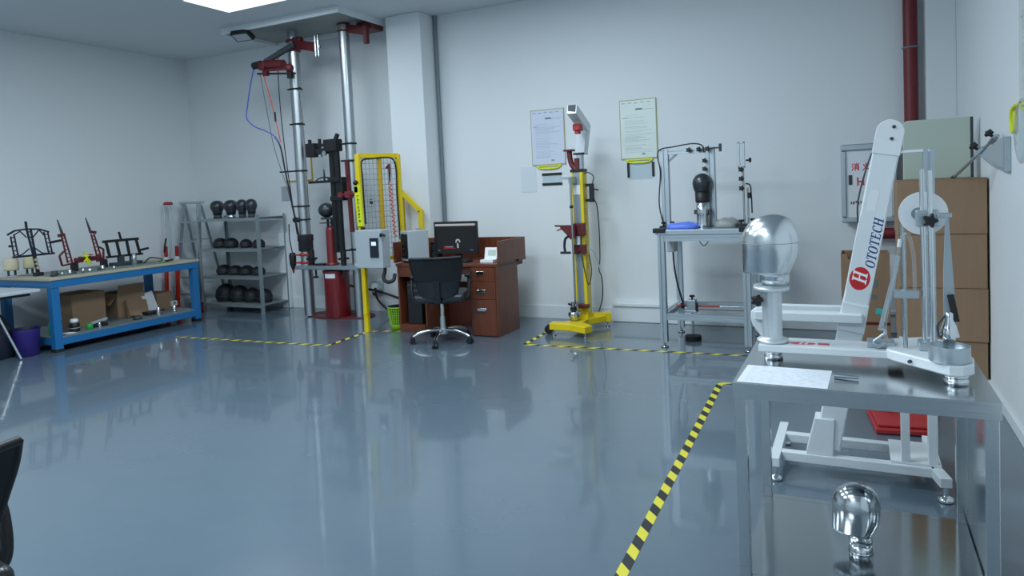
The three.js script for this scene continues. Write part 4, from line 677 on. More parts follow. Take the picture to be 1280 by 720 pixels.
{ const t = thing('aluminium_bar', 'pale metal bar lying on a dark block on the workbench shelf', 'bar', [-7.82, .16, -5.0]);
  part('bar', bar([-7.80, .215, -4.9], [-7.86, .23, -5.12], .03, .025, [0, 1, 0]), M.boxGrey, t); part('block', box(-7.9, -7.78, .16, .2, -5.08, -4.92), M.black, t); }
const shelfBits = [[-7.78, -4.98, .02, .05, 'small pale metal cap below the metal bar on the shelf'], [-7.78, -5.45, .05, .045, 'dark steel ring lying before the bent cardboard on the shelf'], [-7.76, -5.72, .028, .1, 'shiny tall steel cylinder near the shelf centre']];
shelfBits.forEach(([x, z, r, h, l], i) => single('steel_collar', l, 'machine part', lathe([[0, .16], [r, .16], [r, .16 + h * .5], [r * .7, .16 + h * .6], [r * .7, .16 + h], [0, .16 + h]], x, 0, z, 24), i === 1 ? M.darkGrey : M.chrome, [x, .16, z], 'steel parts on the workbench shelf'));
{ const t = thing('metal_fitting', 'upright silver fitting with an open square head at the far end of the shelf', 'machine part', [-7.78, .16, -5.96]);
  part('stem', lathe([[0, .16], [.03, .16], [.03, .18], [.02, .19], [.02, .24], [0, .24]], -7.78, 0, -5.96), M.chrome, t);
  part('head', [box(-7.8, -7.76, .24, .25, -5.995, -5.925), box(-7.8, -7.76, .29, .30, -5.995, -5.925), box(-7.8, -7.76, .25, .29, -5.995, -5.98), box(-7.8, -7.76, .25, .29, -5.94, -5.925)], M.boxGrey, t); }
single('black_clamp', 'black flat clamp piece lying behind the shiny cylinder on the shelf', 'clamp', [box(-8.02, -7.86, .16, .2, -5.80, -5.66, .01), bar([-7.95, .19, -5.78], [-7.86, .2, -5.88], .03, .03)], M.black, [-7.93, .16, -5.74]);

// folding table, bin and dark bag at the near end of the bench
{ const t = thing('folding_table', 'pale folding table with a slanting chrome leg at the left edge', 'table', [-8.2, 0, -3.7]);
  part('tabletop', box(-8.75, -7.70, .665, .70, -4.33, -3.1, .01), std(0xb9c2c8, 0.5), t);
  part('apron', box(-8.7, -7.8, .63, .665, -4.28, -3.2, .004), M.darkGrey, t);
  for (const [a, b] of [[[-7.69, 0.01, -4.08], [-7.86, .64, -3.92]], [[-7.69, .01, -3.2], [-7.86, .64, -3.4]], [[-8.6, .01, -4.08], [-8.5, .64, -3.92]], [[-8.6, .01, -3.2], [-8.5, .64, -3.4]]]) part('leg', rod(a, b, .013), M.chrome, t); }
{ const t = thing('purple_bin', 'dark purple plastic bin on the floor beside the front bench leg', 'bin', [-7.86, 0, -4.27]);
  part('body', lathe([[0, .004], [.105, .004], [.125, .265], [.132, .285], [.122, .285], [.1, .02], [0, .02]], -7.86, 0, -4.24, 40), M.purple, t);
  part('liner', lathe([[.09, .1], [.118, .272], [.135, .29], [.126, .292], [.1, .2]], -7.86, 0, -4.24, 40), M.black, t); }
single('dark_bag', 'dark blue-black bag slumped under the folding table', 'bag', softBag(-8.12, 0.0, -4.0, .44, .46, .44, 5), M.navy, [-8.12, 0, -4.0]);

// ------------------------------------------------------------------ storage rack with headforms
{ const t = thing('storage_rack', 'grey metal storage rack with four shelves in the far left corner', 'rack', [-7.72, 0, -7.05]);
  const X0 = -8.28, X1 = -7.13, Z0 = -7.3, Z1 = -6.8;
  for (const [x, z, sx, sz] of [[X0, Z1, 1, -1], [X1, Z1, -1, -1], [X0, Z0, 1, 1], [X1, Z0, -1, 1]]) part('post', [box(Math.min(x, x + sx * .035), Math.max(x, x + sx * .035), 0, 1.33, z - .002, z + .002, 0), box(x - .002, x + .002, 0, 1.33, Math.min(z, z + sz * .035), Math.max(z, z + sz * .035), 0), box(x - .02, x + .02, 0, .01, z - .02, z + .02)], M.galv, t);
  for (const y of [1.29, .87, .49, .11]) part('shelf', [box(X0, X1, y, y + .006, Z0, Z1, .001), box(X0, X1, y - .03, y + .006, Z1 - .003, Z1 + .001, 0), box(X0, X1, y - .03, y + .006, Z0 - .001, Z0 + .003, 0)], M.galv, t); }
function darkHead(label, x, y, z, r, k) {
  const t = thing('dark_headform', label, 'headform', [x, y, z], 'dark headforms on the top rack shelf');
  part('head', lathe([[0, y + .055], [r * .66, y + .055], [r * .68, y + .09], [r * .85, y + .12], [r, y + .155], [r * .96, y + .195], [r * .72, y + .232], [r * .35, y + .25], [0, y + .253]], x, 0, z, 36), M.head, t);
  part('marking_line', ring(x, y + .158, z, r * 1.0, .0018), M.black, t);
  part('neck', lathe([[0, y], [r * .62, y], [r * .62, y + .02], [r * .55, y + .03], [r * .6, y + .056], [0, y + .056]], x, 0, z), k ? M.steel : M.darkGrey, t);
  return t;
}
darkHead('dark domed headform at the left end of the rack top', -8.09, 1.296, -7.0, .096, 0);
darkHead('taller dark headform with a bright neck ring, second on the rack top', -7.80, 1.296, -6.98, .097, 1);
darkHead('dark headform third along the rack top, close to its right neighbour', -7.585, 1.296, -6.98, .08, 0);
darkHead('smaller dark headform at the right end of the rack top', -7.41, 1.296, -6.98, .08, 0);
function roundHelmet(label, x, y, z, r, sy, grp) {
  const t = thing('dark_helmet', label, 'helmet', [x, y, z], grp), s = V(x, y, z);
  const g = new THREE.SphereGeometry(r, 32, 20, 0, Math.PI * 2, 0, 2.2), p = g.attributes.position; const y0 = r * Math.cos(2.2);
  g.scale(1, sy, 1.02); g.translate(x, y - y0 * sy + .002, z); g.computeVertexNormals();
  part('shell', g, M.helmet, t);
  part('rim', [new THREE.TorusGeometry(r * Math.sin(2.2), .008, 8, 36).rotateX(Math.PI / 2).translate(x, y + .008, z)], M.rubber, t);
  part('visor_edge', new THREE.TorusGeometry(r * 1.0, .006, 8, 36, Math.PI).rotateX(Math.PI / 2).scale(1, 1, 1.04).translate(x, y - y0 * sy - .01, z), M.darkGrey, t);
}
[['left end of the second rack shelf', -8.1], ['second along the second rack shelf, touching its neighbour', -7.885], ['third on the second rack shelf, left of the front post', -7.60], ['right end of the second rack shelf, behind the front post', -7.36]].forEach(([l, x], i) => roundHelmet(`black round helmet at the ${l}`, x, .876, -7.02, i < 2 ? .1 : .085, .88, 'black round helmets on the second shelf'));
[['left end of the third rack shelf', -8.06, .105], ['second place on the third rack shelf', -7.84, .098], ['third place on the third rack shelf', -7.62, .098], ['right end of the third rack shelf', -7.40, .09]].forEach(([l, x, r]) => roundHelmet(`black round helmet at the ${l}`, x, .496, -7.02, r, .85, 'black round helmets on the third shelf'));
[['left end of the bottom rack shelf', -8.08, .14], ['left middle of the bottom rack shelf', -7.81, .128], ['right middle of the bottom rack shelf', -7.57, .112], ['right end of the bottom rack shelf', -7.34, .108]].forEach(([l, x, r]) => roundHelmet(`large dark full helmet at the ${l}`, x, .116, -7.04, r, 1.1, 'large dark helmets on the bottom shelf'));

// ------------------------------------------------------------------ step ladder and folded tripod in the corner
{ const t = thing('step_ladder', 'aluminium step ladder standing between the workbench and the rack', 'ladder', [-8.6, 0, -6.95]);
  const at = (s, y) => s < 0 ? -8.80 - .06 * (1.53 - y) / 1.53 : -8.48 + .12 * (1.53 - y) / 1.53, fz = (y) => -7.02 + .22 * (1.53 - y) / 1.53, bz = (y) => -7.04 - .28 * (1.53 - y) / 1.53;
  for (const s of [-1, 1]) { part('front_rail', bar([at(s, 0), 0.02, fz(0)], [at(s, 1.53), 1.53, fz(1.53)], .03, .06), M.alu, t); part('rear_rail', bar([at(s, 0) , 0.02, bz(0)], [at(s, 1.4), 1.5, bz(1.5)], .025, .03), M.aluDull, t); part('foot', box(at(s, 0) - .025, at(s, 0) + .025, 0, .04, fz(0) - .035, fz(0) + .035), M.rubber, t); }
  for (const y of [.23, .47, .73, .98, 1.255]) part('step', box(at(-1, y), at(1, y), y - .012, y + .012, fz(y) - .05, fz(y) + .04, .004), M.alu, t);
  part('top_cap', box(-8.83, -8.45, 1.52, 1.555, -7.1, -6.96, .01), M.boxGrey, t);
  for (const y of [.4, 1.0]) part('brace', rod([at(-1, y), y, bz(y)], [at(1, y), y, bz(y)], .01), M.alu, t); }
{ const t = thing('folded_tripod', 'folded measuring tripod with red cap and red and white legs leaning in the corner', 'tripod', [-8.75, 0, -6.82]);
  part('cap', lathe([[0, 1.52], [.06, 1.52], [.065, 1.54], [.05, 1.56], [0, 1.565]], -8.80, 0, -6.84).scale(1, 1, 1), M.brightRed, t);
  for (const [a, b] of [[[-8.84, 1.52, -6.8], [-8.80, .9, -6.76]], [[-8.80, 1.52, -6.86], [-8.76, .7, -6.80]], [[-8.76, 1.52, -6.88], [-8.72, .9, -6.86]]]) part('rod', rod(a, b, .008), M.alu, t);
  for (const [x, z] of [[-8.81, -6.76], [-8.71, -6.86]]) { const l = part('leg', bar([x, 0.0, z + .05], [x, .72, z + .01], .05, .035), M.orangeRed, t); part('white_band', bar([x, .72, z + .01], [x, .78, z + .006], .05, .035), M.white, l); part('red_band', bar([x, .78, z + .006], [x, .93, z], .045, .03), M.brightRed, l); }
  part('strap', tube([[-8.79, 1.05, -6.76], [-8.80, .95, -6.74], [-8.82, .85, -6.74]], .012, 16), M.black, t); t.position.z += .075; }
{ const t = thing('red_box', 'small dark red box on the floor beside the ladder foot', 'box', [-8.25, 0, -6.68]);
  part('case', box(-8.31, -8.19, 0, .13, -6.74, -6.62, .006), M.darkRed, t); part('lid', box(-8.314, -8.186, .12, .145, -6.744, -6.616, .004), M.darkRed, t); }

// ------------------------------------------------------------------ right hand corner: fire cabinet, boxes, panel
const texFire = canvasTex(256, 400, (c, w, h) => {
  c.fillStyle = '#dfe4e8'; c.fillRect(0, 0, w, h); c.strokeStyle = '#c8343c'; c.lineWidth = 6; c.lineCap = 'round';
  const S = (ox, oy, s, segs) => segs.forEach((q) => { c.beginPath(); c.moveTo(ox + q[0] * s, oy + q[1] * s); for (let k = 2; k < q.length; k += 2) c.lineTo(ox + q[k] * s, oy + q[k + 1] * s); c.stroke(); });
  S(34, 76, 44, [[.05, .1, .16, .22], [0, .4, .12, .5], [0, .95, .18, .65], [.62, 0, .62, .3], [.36, .06, .48, .24], [.9, .04, .76, .24], [.4, .95, .4, .34, .86, .34, .86, .9, .78, .86], [.4, .54, .86, .54], [.4, .73, .86, .73]]);
  S(92, 76, 44, [[.2, .22, .32, .44], [.82, .2, .68, .42], [.52, .04, .5, .45, .34, .75, .06, .97], [.52, .45, .7, .75, .96, .97]]);
  c.lineWidth = 9; S(62, 166, 40, [[.1, 0, .1, 1], [.9, 0, .9, 1], [.1, .5, .9, .5]]); c.lineWidth = 4; S(62, 166, 40, [[-.05, 0, .25, 0], [.75, 0, 1.05, 0], [-.05, 1, .25, 1], [.75, 1, 1.05, 1]]);
  c.fillStyle = '#5a3a44'; c.font = 'bold 30px sans-serif'; for (let k = 0; k < 6; k++) c.fillRect(22 + k * 14, 306 - (k % 3) * 3, 9, 14 + (k % 2) * 5);
});
{ const t = thing('fire_cabinet', 'white wall cabinet with silver frame and red characters behind the leaning arm', 'cabinet', [0.11, 1.41, BACK]);
  part('body', box(-.10, .33, 1.06, 1.76, BACK, BACK + .10, .006), M.alu, t);
  for (const b of [[-.115, .345, 1.715, 1.775], [-.115, .345, 1.045, 1.095], [-.115, -.07, 1.095, 1.715], [.30, .345, 1.095, 1.715]]) part('frame', box(b[0], b[1], b[2], b[3], BACK + .09, BACK + .13, .012), M.alu, t);
  const d = part('door', new THREE.BoxGeometry(.37, .62, .01).translate(.115, 1.405, BACK + .105), std(0xffffff, 0.3, 0, { map: texFire }), t, { keepUV: true });
  part('lock', box(-.052, -.022, 1.40, 1.49, BACK + .11, BACK + .118), M.darkGrey, d); }
const boxLabels = ['taped brown carton at the top of the stack by the right wall', 'brown carton second from the top of the stack by the right wall', 'brown carton third from the top of the stack by the right wall', 'brown carton at the bottom of the stack by the right wall'];
[[1.06, 1.437], [.69, 1.058], [.327, .688], [0, .325]].forEach(([y0, y1], i) => {
  const x0 = .262 + (i % 2) * .006, x1 = .788 - (i % 2) * .003, z1 = -5.55 + (i % 3) * .006, z0 = z1 - .46;
  const t = thing('stacked_carton', boxLabels[i], 'cardboard box', [(x0 + x1) / 2, y0, (z0 + z1) / 2], 'stack of brown cartons by the right wall');
  part('carton_body', box(x0, x1, y0, y1 - .004, z0, z1, .004), M.card, t);
  part('flap', box(x0, x1, y1 - .004, y1, z0, (z0 + z1) / 2 - .002, .001), M.card, t); part('flap', box(x0, x1, y1 - .004, y1, (z0 + z1) / 2 + .002, z1, .001), M.card, t);
  part('packing_tape', [box((x0 + x1) / 2 - .1, (x0 + x1) / 2 - .04, y1 - .09, y1 - .002, z1, z1 + .0008, 0), box((x0 + x1) / 2 - .1, (x0 + x1) / 2 - .04, y1 - .0002, y1 + .0006, z0, z1, 0)], std(0x9a7b5c, 0.2), t);
});
{ const t = thing('leaning_board', 'grey-green flat metal panel with rounded corner standing on the stacked cartons', 'panel', [.53, 1.4375, -5.9]);
  const s = extrude([[.322, 1.438], [.742, 1.438], [.742, 1.868], [.35, 1.868], [.335, 1.862], [.326, 1.85], [.322, 1.838]], .03, .004).translate(0, 0, -5.92);
  part('sheet', s, M.panelGreen, t); part('dark_edge', box(.742, .757, 1.438, 1.866, -5.93, -5.885), M.darkGrey, t); }
function prism(pts, th) {          // flat polygon in space given a thickness
  const p = pts.map(vec), n = p[1].clone().sub(p[0]).cross(p[2].clone().sub(p[0])).normalize().multiplyScalar(th / 2), q = [], tri = (a, b, c) => q.push(...a.toArray(), ...b.toArray(), ...c.toArray());
  const A = p.map((v) => v.clone().add(n)), B = p.map((v) => v.clone().sub(n));
  for (let k = 1; k < p.length - 1; k++) { tri(A[0], A[k], A[k + 1]); tri(B[0], B[k + 1], B[k]); }
  for (let k = 0; k < p.length; k++) { const m = (k + 1) % p.length; tri(A[k], B[k], B[m]); tri(A[k], B[m], A[m]); }
  const g = new THREE.BufferGeometry(); g.setAttribute('position', new THREE.Float32BufferAttribute(q, 3)); g.computeVertexNormals(); return g;
}
{ const t = thing('clear_visor', 'grey quarter-round shield on a wall bracket with clamp rod and two black knobs', 'visor', [.785, 1.57, -4.84]);
  part('wall_bracket', box(.768, .799, 1.472, 1.672, -4.86, -4.82, .003), M.alu, t);
  const a = [.607, 1.452, -5.56], b = [.757, 1.685, -4.95];
  part('clamp_rod', rod(a, b, .011), M.alu, t);
  part('rod_tip', rod([.595, 1.4385, -5.6], a, .013), M.darkGrey, t);
  part('shield', prism([[.700, 1.585, -5.16], [.765, 1.668, -4.90], [.778, 1.662, -4.85], [.778, 1.482, -4.84], [.765, 1.49, -4.90], [.742, 1.513, -4.99], [.718, 1.55, -5.09]], .006), std(0xb3bcbf, 0.3, 0.6), t);
  part('shield_rim', tube([[.698, 1.585, -5.16], [.718, 1.548, -5.09], [.742, 1.51, -4.99], [.765, 1.487, -4.90], [.778, 1.478, -4.84]], .006, 24), M.alu, t);
  for (const [x, y, z] of [[.672, 1.632, -5.18], [.735, 1.70, -5.06]]) part('knob', [...starKnob(x, y, z, .026, .022, [-.6, .6, .5]), rod([x, y, z], [x + .03, y - .035, z], .008)], M.black, t);
  part('clamp_block', bar([.685, 1.578, -5.22], [.712, 1.618, -5.12], .03, .03), M.alu, t);
  part('clamp_block', bar([.735, 1.652, -5.03], [.752, 1.678, -4.97], .03, .03), M.alu, t); }
{ const t = thing('flattened_carton', 'tall worn cardboard box with a torn notch behind the leaning white arm', 'cardboard box', [.07, 0, -6.75]);
  part('front', extrude([[-.12, 0], [.25, 0], [.25, .825], [-.03, .825], [-.035, .775], [-.06, .77], [-.075, .82], [-.12, .82]], .008, .001).translate(0, 0, -6.61), M.card, t);
  part('side', box(-.12, -.112, 0, .82, -6.9, -6.61, .001), M.card, t); part('side', box(.242, .25, 0, .82, -6.9, -6.61, .001), M.card, t); part('back', box(-.12, .25, 0, .82, -6.908, -6.9, .001), M.card, t);
  part('tape_band', box(-.119, .249, .21, .235, -6.602, -6.6006, 0), M.darkRed, t);
  part('printed_mark', [box(.11, .15, .43, .47, -6.602, -6.6006, 0), box(.12, .16, .53, .6, -6.602, -6.6006, 0)], std(0x6d7a7c, 0.8), t); }
{ const t = thing('red_floor_plate', 'red flat case with a dark knob lying on the floor behind the steel table', 'case', [.2, 0, -4.65]);
  part('case', slab([[.04, -4.80], [.085, -4.42], [.36, -4.46], [.42, -4.84], [.22, -5.0]], 0.004, .035, .006), M.brightRed, t);
  part('lid', slab([[.055, -4.80], [.095, -4.45], [.345, -4.48], [.40, -4.83], [.22, -4.97]], .035, .055, .006), M.brightRed, t);
  part('handle', lathe([[0, .055], [.03, .055], [.026, .075], [.034, .09], [0, .1]], .17, 0, -4.72), M.darkRed, t); }
{ const t = thing('framed_notice', 'framed notice on the right wall, cut off by the edge of the view', 'notice', [RIGHT, 2.1, -4.2]);
  part('board', box(RIGHT - .012, RIGHT, 1.83, 2.46, -4.52, -4.07, .002), frameMat, t);
  part('sheet', new THREE.PlaneGeometry(.43, .61).rotateY(-Math.PI / 2).translate(RIGHT - .0125, 2.145, -4.295), std(0xffffff, .35, 0, { map: texNotice('#d2dcd6', 17) }), t, { keepUV: true });
  part('hanger', [tube([[RIGHT - .014, 1.83, -4.50], [RIGHT - .016, 1.80, -4.46], [RIGHT - .016, 1.80, -4.2], [RIGHT - .014, 1.83, -4.1]], .009, 24), box(RIGHT - .014, RIGHT, 1.815, 1.835, -4.5, -4.1)], M.limeYellow, t); }
{ const t = thing('hanging_mask', 'clear plastic bag with a yellow loop strap hanging below the right wall notice', 'bag', [RIGHT, 1.7, -4.6]);
  part('loop', tube([[RIGHT - .012, 1.83, -4.48], [RIGHT - .014, 1.81, -4.70], [RIGHT - .014, 1.74, -4.73], [RIGHT - .014, 1.69, -4.69], [RIGHT - .014, 1.70, -4.65], [RIGHT - .014, 1.80, -4.63]], .011, 50), M.limeYellow, t);
  const g = new THREE.SphereGeometry(.17, 24, 16).scale(.12, 1, 1).translate(RIGHT - .022, 1.68, -4.42); part('bag', g, M.film, t); }

// ------------------------------------------------------------------ white floor-standing machine with the leaning arm
const texLogo = canvasTex(720, 170, (c, w, h) => {
  c.fillStyle = '#dde4e7'; c.fillRect(0, 0, w, h);
  c.fillStyle = '#c8232c'; c.beginPath(); c.ellipse(118, 78, 112, 70, 0, 0, 7); c.fill();
  c.fillStyle = '#f1f3f4'; c.font = 'italic bold 140px serif'; c.textAlign = 'center'; c.fillText('H', 122, 126);
  c.fillStyle = '#2a3e78'; c.font = 'italic bold 92px serif'; c.textAlign = 'left'; c.save(); c.translate(226, 160); c.scale(484 / c.measureText('OTOTECH').width, 1); c.fillText('OTOTECH', 0, 0); c.restore();
});
{
  const t = thing('leaning_arm_tester', 'white floor-standing test machine with a tall leaning arm bearing a red and navy logo', 'test machine', [0, 0, -3.8]);
  const lean = Math.atan2(.31, 1.6), f = -3.70;
  // arm: outline in its own axes, turned about its foot
  const L = 1.62, wb = .058, wt = .056, o = [[-wb, 0], [wb, 0], [wt, L - wt]]; for (let k = 1; k < 14; k++) { const q = k / 14 * Math.PI; o.push([wt * Math.cos(q), L - wt + wt * Math.sin(q)]); } o.push([-wt, L - wt]);
  const place = (g) => g.rotateZ(-lean).translate(-.147, .15, 0);
  const arm = part('leaning_arm', place(extrude(o, .09, .006).translate(0, 0, f - .09)), M.whitePaint, t);
  const cap = [[-wt - .003, L - .16], [wt + .003, L - .16]]; for (let k = 0; k < 15; k++) { const q = k / 14 * Math.PI; cap.push([(wt + .003) * Math.cos(q), L - wt + (wt + .003) * Math.sin(q)]); }
  part('arm_cap', place(extrude(cap, .006, .002).translate(0, 0, f - .001)), M.white, arm);
  for (const y of [L - .03, L - .085]) part('screw', place(rod([.012, y, f + .005], [.012, y, f + .009], .008)), M.darkGrey, arm);
  part('logo_print', place(new THREE.BoxGeometry(.36, .108, .001).rotateZ(Math.PI / 2).translate(.0, .985, f + .0006)), std(0xffffff, .35, 0, { map: texLogo }), arm, { keepUV: true, label: 'red ellipse with a white H and navy letters' });
  part('white_label', place(box(-.035, .005, 1.19, 1.29, f, f + .001, 0)), M.paper, arm);
  part('cable', place(tube([[-.046, L - .1, f - .04], [-.066, L - .22, f - .04], [-.075, L - .4, f - .04], [-.058, L - .5, f - .04]], .004, 24)), M.darkGrey, arm);
  part('cross_beam', [box(-.47, .022, .785, .832, -3.73, -3.66, .008), box(-.40, -.03, .80, .835, -3.90, -3.86, .006)], M.whitePaint, t);
  part('beam_end', extrude([[-.49, .79], [-.482, .755], [-.43, .68], [-.36, .68], [-.36, .845], [-.465, .845], [-.488, .825]], .05, .004).translate(0, 0, -3.74), M.whitePaint, t);
  part('arm_shoe', place(extrude([[-.06, .6], [.06, .6], [.058, .74], [-.058, .74]], .11, .004).translate(0, 0, f - .10)), M.whitePaint, t);
  part('foot_gusset', [extrude([[-.245, .115], [-.12, .115], [-.11, .30], [-.20, .30]], .11, .003).translate(0, 0, -3.80)], M.whitePaint, t);
  const H = .07, K = .115;
  part('front_rail', box(-.36, .31, H, K, -3.73, -3.68, .004), M.whitePaint, t);
  part('back_rail', box(-.36, .31, H, K, -4.0, -3.95, .004), M.whitePaint, t);
  part('left_cross_bar', box(-.405, -.358, H, K + .002, -4.14, -3.58, .004), M.whitePaint, t);
  part('right_cross_bar', [box(.29, .335, H, K + .002, -4.14, -3.72, .004), bar([.31, (H + K) / 2, -3.74], [.345, (H + K) / 2, -3.58], .05, K - H, [0, 1, 0])], M.whitePaint, t);
  part('base_plate', box(.13, .34, K, K + .012, -4.0, -3.70, .003), M.whitePaint, t);
  for (const [x, z] of [[-.38, -3.6], [.343, -3.6], [-.38, -4.11], [.312, -4.11]]) part('foot', [lathe([[0, 0], [.03, 0], [.034, .008], [.03, .02], [.012, .028], [0, .028]], x, 0, z), rod([x, .025, z], [x, H, z], .012)], M.chrome, t);
  part('post', box(.175, .212, K + .012, .72, -3.74, -3.70, .003), M.whitePaint, t);
  part('post', box(.286, .326, K + .012, .72, -3.74, -3.70, .003), M.whitePaint, t);
  part('guide_rod', rod([.197, .72, -3.72], [.194, 1.285, -3.72], .009), M.steel, t);
  part('tall_profile', slotProfile([.304, .72, -3.72], [.304, 1.60, -3.72], .044), M.alu, t);
  part('top_bar', box(.13, .326, 1.585, 1.598, -3.745, -3.70, .002), M.white, t);
}

// ------------------------------------------------------------------ stainless steel table
{
  const t = thing('steel_table', 'polished stainless steel table with a lower shelf in the near right corner', 'table', [-.006, 0, -2.82]);
  const X0 = -.393, X1 = .381, Z0 = -3.20, Z1 = -2.455, H = .80;
  part('tabletop', [box(X0, X1, H - .004, H, Z0, Z1, .001)], M.tableSteel, t);
  part('apron', [box(X0, X1, H - .055, H - .003, Z1 - .004, Z1, .001), box(X0, X1, H - .055, H - .003, Z0, Z0 + .004, .001), box(X0, X0 + .004, H - .055, H - .003, Z0 + .004, Z1 - .004, .001), box(X1 - .004, X1, H - .055, H - .003, Z0 + .004, Z1 - .004, .001)], M.tableSteel, t);
  for (const [x, z] of [[X0 + .024, Z1 - .024], [X1 - .024, Z1 - .024], [X0 + .024, Z0 + .024], [X1 - .024, Z0 + .024]]) {
    const l = part('leg', box(x - .019, x + .019, .02, H - .004, z - .019, z + .019, .003), M.tableSteel, t);
    part('foot', box(x - .021, x + .021, 0, .025, z - .021, z + .021, .003), M.rubber, l);
    part('seam', box(x - .0195, x + .0195, .148, .152, z - .0195, z + .0195, 0), M.steel, l);
  }
  part('shelf', [box(X0 + .01, X1 - .01, .10, .104, Z0 + .044, Z1 - .044, .001), box(X0 + .044, X1 - .044, .10, .104, Z0 + .008, Z0 + .044, .001), box(X0 + .044, X1 - .044, .10, .104, Z1 - .044, Z1 - .008, .001)], M.shelfSteel, t);
  part('side_panel', box(X1 - .006, X1 - .002, .06, H - .055, Z0 + .044, Z1 - .044, 0), M.tableSteel, t);
  part('shelf_edge', [box(X0 + .01, X1 - .01, .06, .10, Z1 - .01, Z1 - .007, 0), box(X0 + .01, X1 - .01, .06, .10, Z0 + .007, Z0 + .010, 0)], M.tableSteel, t);
}
// metal headform facing left: stacked rounded sections [height, centre x, front reach, back reach, half depth]
function metalHead(S, z, n = 56) {
  const pos = [], idx = [];
  for (const [y, cx, rf, rb, rz] of S) for (let i = 0; i <= n; i++) { const a = i / n * Math.PI * 2, c = Math.cos(a), s = Math.sin(a); pos.push(cx + (c < 0 ? rf : rb) * c, y, z + rz * s); }
  for (let j = 0; j < S.length - 1; j++) for (let i = 0; i < n; i++) { const a = j * (n + 1) + i, b = a + n + 1; idx.push(a, b, a + 1, a + 1, b, b + 1); }
  const g = new THREE.BufferGeometry(); g.setAttribute('position', new THREE.Float32BufferAttribute(pos, 3)); g.setIndex(idx); g.computeVertexNormals(); return g;
}
function headSections(y0, x, k) {       // y0 = neck bottom, x = neck axis
  const S = [[0, 0, .0005, .0005, .0005], [0, 0, .052, .052, .052], [.03, 0, .053, .053, .053], [.042, -.002, .053, .055, .055], [.046, -.004, .060, .058, .06], [.05, -.004, .118, .06, .074], [.056, -.004, .1205, .063, .077], [.085, -.004, .1215, .078, .082], [.11, -.004, .1215, .089, .087], [.14, -.004, .1215, .0935, .092], [.17, -.004, .1215, .095, .095], [.195, -.004, .119, .0935, .0945], [.22, -.004, .111, .087, .089], [.245, -.004, .095, .075, .077], [.262, -.004, .075, .06, .062], [.275, -.004, .05, .04, .042], [.281, -.004, .025, .02, .02], [.283, -.004, .0008, .0008, .0008]];
  return S.map(([y, c, f, b, d]) => [y0 + y * k, x + c * k, f * k, b * k, d * k]);
}
